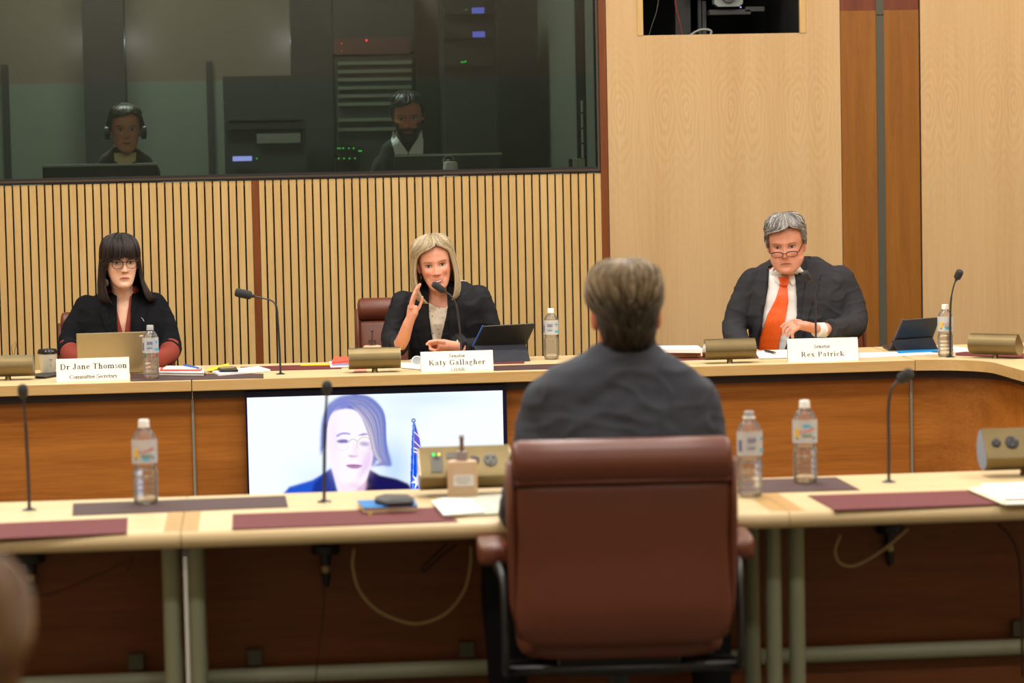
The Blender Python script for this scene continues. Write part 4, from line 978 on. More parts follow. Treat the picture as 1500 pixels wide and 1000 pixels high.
MB().prism([(lbl.x, lbl.y+.01, T+.0028), (lbr.x, lbr.y+.01, T+.0028), (lbr.x, lbr.y+.24, T+.0028), (lbl.x, lbl.y+.24, T+.0028)], (0,0,.014)).build('keyboard_base', GOLD, lt, bevel=.003)
bd = lbl.lerp(lbr, .5)+up_*.42; nn = wdl.cross(up_).normalized(); 
if nn.y > 0: nn = -nn
Rb = Matrix((wdl.normalized(), up_.normalized(), nn)).transposed().to_4x4()
BDG = mat('badge gold', C(206,184,130), .3, metal=.6)
bc = at(169, 517, 11.5); dd_ = ray(169, 517); bc = CAM+dd_*((lbl-CAM).dot(nn)/dd_.dot(nn))
disc = MB().lathe([(.0185,0),(.0185,.0008)], n=32); disc.xform(Matrix.Translation(bc+nn*.0003)@Rb).build('badge_disc', BDG, lt)
me_ = text_mesh('hp', .034, Matrix.Translation(bc+nn*.0013)@Rb@Matrix(((1,.3,0,0),(0,1,0,0),(0,0,1,0),(0,0,0,1)))); link('badge_letters', me_, mat('badge dark', C(128,110,70), .4), lt)
MB().box(lbr.x-.05, lbr.x-.035, lbr.y-.058, lbr.y-.054, T+.16, T+.165).build('lid_mark', PAPER, lt)
def tablet(label, bl, br, tl, tr_, dyt, sl_, sr, fl, fr_, m_, rim, kb, extra=None):
    A, B_ = on(*bl, T+.004), on(*br, T+.004); Cc, D = at(*tr_, (B_.y)-dyt), at(*tl, A.y-dyt)
    t = thing('tablet_computer', label, 'tablet', ((A.x+B_.x)/2, A.y, T+.003))
    quad_slab('tablet_body', A, B_, Cc, D, -.008, m_, t, .004)
    if rim:
        MB().tube([A.lerp(D, .02)+Vector((-.002,0,0)), D+Vector((-.002,0,0))], .003, 8).build('blue_edge', rim, t)
    S0, S1 = at(*sl_, A.y-dyt*.42-.012), at(*sr, B_.y-dyt*.42-.012); F0, F1 = on(*fl, T+.003), on(*fr_, T+.003)
    quad_slab('kickstand', F0, F1, S1, S0, .003, kb, t, .001)
    q = [A+Vector((0,.02,0)), B_+Vector((0,.02,0)), B_+Vector((.02,.22,0)), A+Vector((.02,.22,0))]
    MB().prism([(v.x, v.y, T+.003) for v in q], (0,0,.005)).build('keyboard_cover', m_, t)
    return t, A, B_, Cc, D
TB = mat('black tablet back', C(42,40,36), .4, metal=.2); TK = mat('dark navy kickstand', C(34,36,44), .6)
t, A, B_, Cc, D = tablet('black tablet computer with yellow sticker beside the blonde woman', (684,525.5), (762,523), (708,476.5), (785,472.5), .075, (694,506), (770,503.5), (703,532), (777,528), TB, mat('blue tablet edge', C(60,110,200), .4), TK)
nn = (B_-A).cross(D-A).normalized(); nn = -nn if nn.y > 0 else nn; u_ = (B_-A).normalized(); v_ = nn.cross(u_); v_ = -v_ if v_.z < 0 else v_
def onplane(px, py, P, n_): d = ray(px, py); return CAM+d*((P-CAM).dot(n_)/d.dot(n_))
q = onplane(732, 503, A, nn)
stc = MB().obox(q+nn*.0006, u_*.0155, nn*.0004, v_*.008).build('yellow_sticker', mat('yellow sticker', C(222,206,30), .6), t)
MB().obox(q+nn*.0012, u_*.009, nn*.0002, v_*.0035).build('sticker_print', INK, stc)
q = onplane(778, 476.5, A, nn); MB().lathe([(.004,0),(.004,.001)], q+nn*.0004, axis=nn, n=16).build('camera_lens', BLACKM, t)
t, A, B_, Cc, D = tablet('black tablet computer on a folding cover beside the grey haired man', (1303,513), (1360,511.5), (1323,467.5), (1377,463.5), .075, (1305.5,498.5), (1366,494), (1314,514), (1375,512.5), TB, mat('grey blue edge', C(80,90,110), .4), TK)
sheet('tablet_sleeve', [(1313,513.5),(1374,510.5),(1374,513.5),(1316,516)], T+.0029, .004, mat('bright cyan blue sleeve', C(20,140,205), .4), 'cyan blue sleeve lying under the right hand tablet', 'sleeve')
cb_ = on(70.5, 548, T); ct = thing('coffee_cup', 'takeaway paper coffee cup with black lid beside the laptop', 'cup', cb_)
MB().lathe([(.029,0),(.03,.002),(.039,.088),(.040,.09)], cb_, n=32).build('paper_cup', mat('cream paper cup', C(216,212,196), .6), ct, smooth=True, angle=40)
MB().lathe([(.0415,.088),(.0425,.092),(.0425,.098),(.040,.101),(.0385,.108),(.034,.108),(.033,.105)], cb_, n=32).build('lid', mat('glossy black lid', C(24,24,26), .2), ct, smooth=True, angle=40)
pr_ = MB(); 
for zz, hh, ww in ((.062,.004,20),(.054,.0012,24),(.040,.0025,18),(.034,.001,22)):
    r_ = .031+.0000+(zz/.09)*.0088+.0006
    for a in range(8, 8+ww, 2):
        if (a//2)%4 == 3: continue
        q0, q1 = math.radians(a+8), math.radians(a+9.4); pr_.add([(cb_.x+r_*math.sin(q), cb_.y-r_*math.cos(q), cb_.z+z) for q, z in ((q0,zz),(q1,zz),(q1,zz+hh),(q0,zz+hh))], [(0,1,2,3)])
link('cup_print', pr_.mesh(), INK, ct)
phn = thing('mobile_phone', 'black phone lying on the desk at the foot of the coffee cup', 'phone', on(68,551,T))
sheet('phone_case', [(51,547),(84,543),(86,548),(66,551.5),(52,551)], T+.0005, .009, BLACKM, parent=phn, bevel=.002)
# keys behind left console
kb_ = on(20, 543, T); kt = thing('paper_clip', 'black bulldog clip standing behind the left brass console', 'clip', kb_)
MB().prism([(kb_.x-.012,kb_.y,T),(kb_.x+.014,kb_.y,T),(kb_.x+.008,kb_.y+.0,T+.02),(kb_.x-.006,kb_.y,T+.02)], (0,.03,0)).build('clip_body', BLACKM, kt)
for s_ in (-1, 1): MB().tube([kb_+Vector((-.004*s_,.0+.015,.02)), kb_+Vector((.0+.008*s_,.02,.10)), kb_+Vector((.014+.006*s_,.02,.125)), kb_+Vector((.02,.02,.09)), kb_+Vector((.006,.015,.02))], .0012, 5).build('wire_handle', BLACKM, kt)

# ------------------------------------------------------------------ cables under the near tables
WC = mat('cream cable', C(196,168,120), .5); DC = mat('dark red brown cable', C(60,28,20), .5)
YC = 7.05
cable('cable', 'cream cable hanging in a deep loop under the middle table', 'cable', [at(519,803,YC),at(517,830,YC),at(527,865,YC),at(552,893,YC),at(590,910,YC),at(620,912,YC),at(655,897,YC),at(680,865,YC),at(689,830,YC),at(690,800,YC)], .0042, WC)
cable('cable', 'cream cable hanging in a shallow loop behind the right microphone plug', 'cable', [at(1231,782,YC),at(1223,805,YC),at(1229,823,YC),at(1247,829,YC),at(1270,820,YC),at(1300,800,YC),at(1330,774,YC)], .0042, WC)
cable('cable', 'dark cable loop hanging under the middle table by the armrest', 'cable', [at(655,795,YC),at(632,818,YC),at(618,832,YC),at(622,836,YC),at(640,820,YC),at(668,797,YC)], .0035, DC)
cable('cable', 'dark cable curving down at the right edge under the table', 'cable', [at(1462,767,YC),at(1480,785,YC),at(1492,815,YC),at(1496,860,YC),at(1497,930,YC),at(1498,990,YC)], .0035, DC)
cable('cable', 'thin dark cable sagging from the left microphone plug', 'cable', [at(55,873,YC-.15),at(80,868,YC-.1),at(130,848,YC),at(185,822,YC),at(196,815,YC),at(190,830,YC),at(184,838,YC)], .0015, DC)
cable('cable', 'thin dark cable falling from the middle microphone plug', 'cable', [at(475,857,YC-.1),at(474,900,YC),at(467,950,YC),at(462,1000,YC)], .0015, DC)

# ------------------------------------------------------------------ high backed leather chairs
def superell(w, d, n=28, e=.5):
    return [(w*math.copysign(abs(math.cos(q))**e, math.cos(q)), d*math.copysign(abs(math.sin(q))**e, math.sin(q))) for q in np.linspace(0, 2*PI, n, endpoint=False)]
def chair(label, loc, rotz, group=None):
    """local frame: sitter looks along +y, back is at -y"""
    t = thing('leather_armchair', label, 'chair', (0,0,0), group)
    rows = []
    #     z, half width, half thickness, y centre
    for z, w_, d, yc in ((.488,.16,.02,-.212),(.494,.205,.034,-.217),(.512,.238,.046,-.225),(.55,.250,.056,-.232),(.60,.252,.058,-.236),(.66,.250,.050,-.240),(.76,.248,.040,-.252),(.86,.250,.036,-.268),(.875,.248,.030,-.270)):
        rows.append([(x_, y_+yc, z) for x_, y_ in superell(w_, d, 36, .42)])
    MB().rings(rows).build('backrest', LEATHER, t, smooth=True, angle=70)
    rows = []
    for x_ in (-.254,-.248,-.236,-.14,0,.14,.236,.248,.254):
        s_ = .55 if abs(x_) > .251 else (.9 if abs(x_) > .246 else 1)
        rows.append([(x_, -.272+.046*s_*math.cos(q)*1.1, .928+.054*s_*math.sin(q)) for q in np.linspace(0, 2*PI, 24, endpoint=False)])
    MB().rings(rows).build('headrest_roll', LEATHER, t, smooth=True, angle=80)
    MB().tube([(-.248,-.302,.886),(0,-.306,.886),(.248,-.302,.886)], .006, 8).build('piping', LEATHER, t, smooth=True)
    for s_ in (-1, 1):
        MB().tube([(s_*.236,-.222,.52),(s_*.252,-.232,.6),(s_*.256,-.255,.8),(s_*.256,-.272,.93)], [(.012,.03)]*4, 12, flat=(1,0,0)).build('side_bolster', LEATHER, t, smooth=True)
    rows = [[(x_*sc, .02+y_*sc, z) for x_, y_ in superell(.245, .235, 36, .4)] for z, sc in ((.455,.9),(.46,.97),(.475,1),(.505,1),(.525,.97),(.535,.88))]
    MB().rings(rows).build('seat', LEATHER, t, smooth=True, angle=70)
    for s_ in (-1, 1):
        rows = [[(s_*.296+x_*sc, .085+y_*sc, z) for x_, y_ in superell(.038, .15, 28, .5)] for z, sc in ((.658,.8),(.662,.96),(.672,1),(.696,1),(.706,.96),(.710,.86))]
        MB().rings(rows).build('armrest_pad', LEATHER, t, smooth=True, angle=70)
        MB().tube(smoothline([(s_*.29,.0,.652),(s_*.283,-.13,.66),(s_*.276,-.2,.63),(s_*.274,-.225,.52),(s_*.274,-.205,.44),(s_*.26,-.1,.425),(s_*.15,-.05,.42)], 6), [(.009,.016)]*37, 10, flat=(1,0,0)).build('arm_frame', BLACKM, t, smooth=True)
    MB().tube([(-.266,-.19,.432),(.266,-.19,.432)], .011, 10).build('rear_bar', BLACKM, t, smooth=True)
    MB().box(-.14,.14,-.12,.14,.40,.4545).build('tilt_mechanism', BLACKM, t, bevel=.008)
    MB().tube([(0,0,.405),(0,0,.12)], [.026,.026], 16).build('gas_column', BLACKM, t, smooth=True, angle=50)
    for k in range(5):
        q = 2*PI*k/5+.3; e = (.29*math.cos(q), .29*math.sin(q))
        lg = MB().tube([(0,0,.12),(e[0]*.5,e[1]*.5,.105),(e[0],e[1],.075)], [(.026,.018),(.022,.015),(.016,.012)], 10, flat=(0,0,1)).build('base_leg', BLACKM, t, smooth=True)
        MB().lathe([(.02,-.012),(.028,-.008),(.028,.008),(.02,.012)], (e[0], e[1], .0285), n=16, axis=(-math.sin(q), math.cos(q), 0)).build('caster', BLACKM, lg, smooth=True, angle=40)
    t.location = loc; t.rotation_euler = (0, 0, rotz)
    return t
CY = 6.47
cx_ = at(915, 800, CY-.29).x+.018
chair0 = chair('brown leather high backed chair in the foreground with the dark suited man', (cx_, CY, 0), math.radians(-4.0))
def place_chair(label, loc, rz, tilt=0):
    c = copy_tree(chair0); c['label'] = label; c.location = loc; c.rotation_euler = (tilt, 0, rz); return c
YCH = 12.72
place_chair('brown leather chair mostly hidden behind the woman with the black fringe', (at(171,480,YCH).x, YCH-.28, -.03), PI)
place_chair('brown leather chair showing beside the smiling blonde woman', (at(604,480,YCH).x, YCH-.28, .0), PI)
place_chair('brown leather chair mostly hidden behind the grey haired man', (at(1196,450,YCH).x, YCH-.28, .0), PI+.12)
# ================================================================== people
SKINM = attr_mat('skin', rough=.5, spec=.35, sss=.08)
HAIRM = attr_mat('hair strands', rough=.42, spec=.45)
def interp(tab, z): 
    a = np.array(tab, float); return [np.interp(z, a[:,0], a[:,k]) for k in range(1, a.shape[1])]
# z, half width, front y, back y (metres, eye level = 0)
HEADTAB = [(-.117,.004,-.070,-.060),(-.115,.016,-.080,-.045),(-.108,.030,-.086,-.03),(-.095,.042,-.088,-.005),(-.08,.050,-.089,.025),(-.06,.058,-.089,.05),(-.035,.065,-.088,.07),(0,.070,-.087,.086),
           (.03,.0735,-.091,.096),(.055,.073,-.090,.099),(.08,.067,-.080,.093),(.098,.055,-.064,.078),(.108,.038,-.042,.055),(.1145,.018,-.018,.03),(.116,.003,-.003,.012)]
def gauss(x, s): return math.exp(-(x/s)**2)
def head_mb(female=True, smile=0, heavy=0, ears=True, nose=1.0):
    rows = []; zs_ = list(np.linspace(-.117, .116, 66)); n = 72
    for z in zs_:
        w_, yf, yb = interp(HEADTAB, z)
        if z < -.02: w_ *= 1+heavy*.2*min(1, (-.02-z)/.05)
        if not female and z < -.05: w_ *= 1.06
        r = []
        for k in range(n):
            q = 2*PI*k/n; c, s = math.cos(q), math.sin(q)
            e = .86 if s < 0 else 1.0
            x = w_*math.copysign(abs(c)**e, c); yy = math.copysign(abs(s)**e, s); yc = (yf+yb)/2; y = yc+yy*(yb-yf)/2
            if y < -.02:
                f = min(1, (-.02-y)/.04)
                d = 0
                zt = -.036
                # nose: bridge widening to the tip, sharp underside
                if z > zt: pr = (.006+.021*max(0, 1-(z-zt)/.048)**1.1) if z < .014 else .006*gauss(z-.014, .02); sx = .0075+.006*max(0, 1-(z-zt)/.03)
                else: pr = .026*gauss(z-zt, .0065); sx = .0125
                d -= nose*pr*gauss(x, sx)
                for sg in (-1, 1):
                    d -= .006*gauss(x-sg*.012, .006)*gauss(z+.038, .007)          # nostril wings
                    d += .0125*gauss(x-sg*.031, .0165)*gauss(z-.001, .0125)         # eye sockets
                    d -= .004*gauss(x-sg*.030, .022)*gauss(z-.020, .008)            # brow
                    d -= (.005+.004*smile)*gauss(x-sg*.044, .018)*gauss(z+.026, .018)  # cheekbone
                    d += .003*gauss(x-sg*(.028+.008*smile), .006)*gauss(z+.052, .014)*(1+smile)
                d -= .0050*gauss(x, .021)*gauss(z+.066, .012); d += .0025*gauss(x, .02)*gauss(z+.0665, .0022)
                d += .0045*gauss(x, .018)*gauss(z+.083, .006); d -= .006*gauss(x, .018)*gauss(z+.1, .011)
                y += d*f
            r.append((x, y, z))
        rows.append(r)
    mb = MB().rings(rows)
    if ears:
        for sg in (-1, 1):
            R = Matrix.Rotation(sg*.35, 3, 'Z') @ Matrix.Rotation(-.18, 3, 'X')
            mb.ball((sg*.074, .008, -.006), .0085, .0185, .031, 16, R); mb.ball((sg*.073, .0, -.024), .007, .010, .014, 10, R)
    return mb
def XZ(pts, Y): return [(at(x_, y_, Y).x, at(x_, y_, Y).z) for x_, y_ in pts]
def hand_chain(mb, palm, fingers, r=.0083):
    """palm: list of (point, (ra, rb)) ; fingers: lists of points"""
    mb.tube([p[0] for p in palm], [p[1] for p in palm], 14, flat=palm[0][2] if len(palm[0]) > 2 else None)
    for f in fingers:
        k = len(f); rr = [r*(1.08-.28*i/(k-1)) for i in range(k)]
        mb.tube(f, rr, 10); mb.ball(f[-1], rr[-1]); mb.ball(f[0], rr[0]*1.1)
def skin_cols(base, Mi, lipc=None, flush=.5, beard=None):
    def fn(co):
        n = len(co); H = np.c_[co, np.ones(n)] @ np.array(Mi).T; x, y, z = H[:,0], H[:,1], H[:,2]
        c = np.tile(s2(base), (n, 1)); red = s2((base[0]*.97, base[1]*.72, base[2]*.68))
        head = (np.abs(x) < .1) & (np.abs(z) < .13)
        g = sum(np.exp(-((x-sg*.042)/.02)**2-((z+.03)/.02)**2) for sg in (-1,1))+np.exp(-(x/.013)**2-((z+.034)/.012)**2)+.6*np.exp(-((np.abs(x)-.075)/.012)**2-((z+.008)/.03)**2)
        g = np.where(head & (y < .04), np.clip(g*flush, 0, .8), 0)[:,None]; c = c*(1-g)+red*g
        if beard is not None:
            b = ((z < -.045) & (z > -.125) & (y < .02) & head) & ~((np.abs(x) < .02) & (np.abs(z+.066) < .006)) & ((np.abs(x)+.5*(-.05-z) > .0) )
            b |= head & (np.abs(x) > .045) & (z < -.02) & (z > -.12) & (y < .02)
            c[b] = s2(beard)
        return c
    return fn
def garment(rows, arms, extra=(), voxel=.006, wr=.004, e=.8, seed=0, smooth_it=6):
    mb = MB(); rr = []
    for r in rows:      # (py, xl, xr, Y, half depth) widths at that depth
        py, xl, xr, Y, hd = r; a, b = at(xl, py, Y), at(xr, py, Y); cx, hw, z = (a.x+b.x)/2, (b.x-a.x)/2, (a.z+b.z)/2
        tz = (b.z-a.z)/2
        rr.append([(cx+x_, Y+y_, z+tz*x_/hw) for x_, y_ in superell(hw, hd, 40, e)])
    if rr: mb.rings(rr)
    for arm in arms:    # list of (point, radius)
        pts = smoothline([(*p, r) for p, r in arm], 6)
        mb.tube([p[:3] for p in pts], [float(p[3]) for p in pts], 18); mb.ball(arm[0][0], arm[0][1], n=16)
    for p, rx, ry, rz in extra: mb.ball(p, rx, ry, rz, 18)
    me = bake(mb, voxel, smooth_it)
    if wr:
        me.update(); nrm = [v.normal.copy() for v in me.vertices]; cos_ = [v.co.copy() for v in me.vertices]; out = []
        for c, vn in zip(cos_, nrm):
            d = noise.noise(Vector((c.x*9+seed, c.y*9, c.z*16)))+.5*noise.noise(Vector((c.x*26, c.y*20+seed, c.z*34)))
            d2 = 1-abs(noise.noise(Vector((c.x*11+seed*2, c.y*11, c.z*18)))*2.4)
            out += list(c+vn*wr*(d*.9+max(0, d2-.55)*1.3))
        me.vertices.foreach_set('co', out)
        me.update()
    return me
def cut(me, polys, ymax):
    """open a garment: convex outlines in x,z; only the part nearer than ymax"""
    bm = bmesh.new(); bm.from_mesh(me)
    for poly in polys:
        n = len(poly); cx = sum(p[0] for p in poly)/n; cz = sum(p[1] for p in poly)/n
        for i in range(n):
            x0, z0 = poly[i]; x1, z1 = poly[(i+1)%n]; no = Vector((z1-z0, 0, -(x1-x0))).normalized()
            if no.length == 0: continue
            g = [f for f in bm.faces if f.calc_center_median().y < ymax]
            ge = list({e for f in g for e in f.edges}); gv = list({v for f in g for v in f.verts})
            bmesh.ops.bisect_plane(bm, geom=gv+ge+g, plane_co=(x0, 0, z0), plane_no=no, dist=1e-5)
        def inside(p):
            for i in range(n):
                x0, z0 = poly[i]; x1, z1 = poly[(i+1)%n]; s = (x1-x0)*(p.z-z0)-(z1-z0)*(p.x-x0); sc = (x1-x0)*(cz-z0)-(z1-z0)*(cx-x0)
                if s*sc < 0: return False
            return True
        kill = [f for f in bm.faces if f.calc_center_median().y < ymax and inside(f.calc_center_median())]
        bmesh.ops.delete(bm, geom=kill, context='FACES')
    bm.to_mesh(me); bm.free(); me.update(); return me
def hair_mesh(Mh, rows, cols, strands=220, thick=.006, seed=1, r=(.0012,.0026), span=None, jitter=.004, hollow=True, tmin=0.02, wave=0.0, parts_=None):
    """rows: (z, left w, right w, front, back, open left deg, open right deg), from the top down"""
    rnd = random.Random(seed); A = np.array(rows, float); n = len(A); t_ = np.linspace(0, 1, n)
    def P(s, t, off=0.0):
        z, wl, wr, yf, yb, al, ar = [np.interp(t, t_, A[:,k]) for k in range(7)]
        a = math.radians(ar+(360-al-ar)*s); x = (wr if math.sin(a) > 0 else wl)*math.sin(a); y = -math.cos(a)*(yf if math.cos(a) > 0 else yb)
        v = Vector((x, y, z)); o = Vector((x, y, .4*max(z-.04, 0))); 
        return v+(o.normalized()*off if o.length > 1e-6 else Vector())
    v, f, c = [], [], []
    nc, nr = 64, 44
    base = s2(cols[0]); alt = [s2(q) for q in cols[1:]]
    for layer in (0, 1):
        k0 = len(v)
        for i in range(nr+1):
            for j in range(nc+1):
                p = P(j/nc, i/nr, -thick if layer else 0)
                if not layer: p = p+p.normalized()*.0016*noise.noise(Vector((j*.9, i*.12, seed)))
                v.append(p); g = .9+.2*noise.noise(Vector((j*1.7, i*.08, seed+3))); c.append(base*g)
        for i in range(nr):
            for j in range(nc):
                q = (k0+i*(nc+1)+j, k0+i*(nc+1)+j+1, k0+(i+1)*(nc+1)+j+1, k0+(i+1)*(nc+1)+j); f.append(q if not layer else q[::-1])
    m_ = (nr+1)*(nc+1)
    for i in range(nr):
        for j in (0, nc): a = i*(nc+1)+j; f.append((a, a+nc+1, a+nc+1+m_, a+m_))
    for j in range(nc): a = nr*(nc+1)+j; f.append((a, a+1, a+1+m_, a+m_))
    for k in range(strands):
        s = rnd.random(); 
        if span: t0 = rnd.uniform(tmin, 1-span*.6); t1 = min(1, t0+span*rnd.uniform(.7, 1.3))
        else: t0 = rnd.uniform(tmin, .12); t1 = rnd.uniform(.93, 1.01)
        off = rnd.uniform(-.001, jitter); ph = rnd.uniform(0, 6); ra = rnd.uniform(*r); col = alt[rnd.randrange(len(alt))]*rnd.uniform(.75, 1.2)
        m = 5 if span else 14; pts = []
        for i in range(m):
            t = t0+(t1-t0)*i/(m-1); o = off*(math.sin(PI*min(1, .15+i/(m-1)))*.7+.3)+(rnd.uniform(0, .003) if (span and i == m-1) else 0)
            pts.append(P(min(1, max(0, s+wave*math.sin(ph+4*t))) if wave else s, min(t, 1), o) + (Vector((0, 0, -.02*(t-1))) if t > 1 else Vector()))
        tb = MB().tube(pts, [ra*(.5+.5*math.sin(PI*min(.98, max(.08, i/(m-1)))) if i < m-1 else .25) for i in range(m)], 5)
        k0 = len(v); v += [Vector(q) for q in tb.v]; f += [tuple(i+k0 for i in q) for q in tb.f]; c += [col]*len(tb.v)
    me = bpy.data.meshes.new('hair'); me.from_pydata([tuple(Mh @ q) for q in v], [], f); me.update()
    ca = me.color_attributes.new('Col', 'FLOAT_COLOR', 'POINT'); cc = np.ones((len(v), 4)); cc[:, :3] = np.clip(np.array(c), 0, 1); ca.data.foreach_set('color', cc.astype(np.float32).ravel())
    return me
def eyes(t, Mh, bvh, sc=1.0, iris=(70,60,48), lid=(150,100,84), openness=1.0, look=0.0, brow=(90,66,50), browz=.0195, browt=.0028, zc=.0, lash=(50,36,30)):
    for sg in (-1, 1):
        cx = sg*.031; w_ = .0152*sc; h_ = .0068*sc*openness
        al = [(cx+w_*math.cos(q), zc+h_*(math.sin(q) if math.sin(q) > 0 else .75*math.sin(q))+(.0006*math.cos(q)*sg)) for q in np.linspace(0, 2*PI, 20, endpoint=False)]
        e = link('eye', decal(al, Mh, bvh, .0012, .002, .003, .0015), mat('eye white', C(206,196,188), .25), t, smooth=True)
        ir = [(cx+look*.004+.0056*math.cos(q), min(zc+h_*.98, zc+.0004+.0056*math.sin(q))) for q in np.linspace(0, 2*PI, 16, endpoint=False)]
        ir = [(a, max(b, zc-h_*.7)) for a, b in ir]
        link('iris', decal(ir, Mh, bvh, .0030, .0008, .003), mat('iris %d %d'%(iris[0], iris[2]), C(*iris), .15), e)
        pu = [(cx+look*.004+.0024*math.cos(q), min(zc+h_*.9, zc+.0004+.0024*math.sin(q))) for q in np.linspace(0, 2*PI, 10, endpoint=False)]
        link('pupil', decal(pu, Mh, bvh, .0036, .0006, .003), BLACKM, e)
        up = [(cx+w_*1.06*math.cos(q), zc+h_*1.06*math.sin(q)) for q in np.linspace(PI, 0, 10)]; ul = up+[(a, b+.0022) for a, b in up[::-1]]
        link('eyelid', decal(ul, Mh, bvh, .0028, .003, .003), mat('lash line %d'%lash[0], C(*lash), .7), t)
        lo = [(cx+w_*1.05*math.cos(q), zc-h_*.85*abs(math.sin(q))) for q in np.linspace(PI, 0, 10)]; ll = lo+[(a, b-.0016) for a, b in lo[::-1]]
        link('eyelid', decal(ll[::-1], Mh, bvh, .0016, .002, .003), mat('lower lid %d'%lid[0], C(*lid), .6), t)
        if brow:
            b_ = [(cx-sg*.016, zc+browz-.004), (cx-sg*.006, zc+browz+.0005), (cx+sg*.006, zc+browz+.002), (cx+sg*.02, zc+browz-.003)]; pts = b_+[(a+sg*.0008, b+browt) for a, b in b_[::-1]]
            if sg < 0: pts = pts[::-1]
            link('eyebrow', decal(pts, Mh, bvh, .0012, .0022, .004), mat('eyebrow %d %d'%(brow[0], brow[2]), C(*brow), .8), t)
def nostrils(t, Mh, bvh, col=(120,66,52)):
    for sg in (-1, 1):
        p = [(sg*.0075+.0042*math.cos(q), -.0415+.0017*math.sin(q)) for q in np.linspace(0, 2*PI, 12, endpoint=False)]
        link('nostril', decal(p, Mh, bvh, .0006, .002, .003), mat('nostril', C(*col), .8), t)
def mouth(t, Mh, bvh, col=(176,98,90), w_=.024, smile=False, z=-.066, curve=0.0, th=1.0):
    lm = mat('lips %d %d'%(col[0], col[1]), C(*col), .4); x = np.linspace(-1, 1, 13)
    def band(f0, f1): return [(w_*a, z+f0(a)) for a in x]+[(w_*a, z+f1(a)) for a in x[::-1]]
    if smile:
        w_ *= 1.22; sm = lambda a: .0095*a*a
        link('mouth', decal(band(lambda a: sm(a)-.0075*(1-a*a), lambda a: sm(a)+.0018*(1-a*a)), Mh, bvh, .0012, .002, .004), mat('mouth inside', C(96,36,34), .6), t)
        link('teeth', decal(band(lambda a: sm(a)*1.02-.0050*(1-a*a)*1.0, lambda a: sm(a)+.0012*(1-a*a)), Mh, bvh, .0030, .0014, .004), mat('teeth', C(238,230,214), .25), t)
        link('upper_lip', decal(band(lambda a: sm(a)+.0014*(1-a*a), lambda a: sm(a)+.0052*(1-a*a)-.0008*math.exp(-(a*6)**2)+.0004), Mh, bvh, .0038, .003, .004), lm, t)
        link('lower_lip', decal(band(lambda a: sm(a)-.0118*(1-a*a)-.0004, lambda a: sm(a)-.0064*(1-a*a)), Mh, bvh, .0034, .003, .004), lm, t)
    else:
        sm = lambda a: curve*a*a
        link('upper_lip', decal(band(lambda a: sm(a)+.0002, lambda a: sm(a)+.0044*th*(1-a*a)-.001*math.exp(-(a*5)**2)+.0005), Mh, bvh, .0016, .0026, .004), lm, t)
        link('lower_lip', decal(band(lambda a: sm(a)-.0062*th*(1-a*a)-.0004, lambda a: sm(a)-.0006), Mh, bvh, .0018, .0026, .004), lm, t)
        link('lip_line', decal(band(lambda a: sm(a)-.0009, lambda a: sm(a)+.0006), Mh, bvh, .0028, .0016, .004), mat('lip line', C(112,56,50), .7), t)
def spectacles(t, Mh, z, col, w_=.0235, h_=.019, y=-.104, rt=.0013, cx=.0315, half=False, ear=(.077,.0,.004), sq=.75, top=1.0):
    fm = mat('spectacle frame %d'%col[0], C(*col), .3); par = None
    sp_ = thing('spectacles', t[0], 'glasses', t[1]); LN = glass('spectacle lens', (.97,.97,.97,1), 1.4, .02, .8)
    for sg in (-1, 1):
        q = np.linspace(0, 2*PI, 32, endpoint=False); pts = [Vector((sg*cx+w_*math.copysign(abs(math.cos(a))**sq, math.cos(a)), y+.0+abs(sg*cx+w_*math.cos(a))*.16, z+h_*math.copysign(abs(math.sin(a))**sq, math.sin(a)))) for a in q]
        pts = [Mh@p for p in pts]; MB().tube(pts+[pts[0]], [rt*(1.0+.9*(top if math.sin(a) > .3 else 0)) for a in list(q)+[0]], 8, cap=False).build('rim', fm, sp_, smooth=True)
        MB().add(pts, [tuple(range(32))]).build('lens', LN, sp_)
        o = Vector((sg*(cx+w_), y+(cx+w_)*.16, z+h_*.55)); 
        MB().tube([Mh@p for p in (o, o+Vector((sg*.006,.012,.001)), Vector((sg*(ear[0]+.001), ear[1]-.02, ear[2]+.004)), Vector((sg*ear[0], ear[1]+.02, ear[2]-.004)))], [rt*1.5]*4, 8).build('temple_arm', fm, sp_, smooth=True)
    MB().tube([Mh@Vector(p) for p in ((-(cx-w_*.96), y+.001, z+h_*.35), (0, y-.003, z+h_*.5), ((cx-w_*.96), y+.001, z+h_*.35))], rt*1.3, 8).build('bridge', fm, sp_, smooth=True)
    return sp_
def HM(px, py, Y, yaw, pitch, roll, s=1.0):
    """head frame: yaw + turns the face to picture right, pitch + looks down, roll + tips the crown to picture right"""
    return Matrix.Translation(at(px, py, Y)) @ Matrix.Rotation(math.radians(yaw), 4, 'Z') @ Matrix.Rotation(math.radians(roll), 4, 'Y') @ Matrix.Rotation(math.radians(pitch), 4, 'X') @ Matrix.Scale(s, 4)
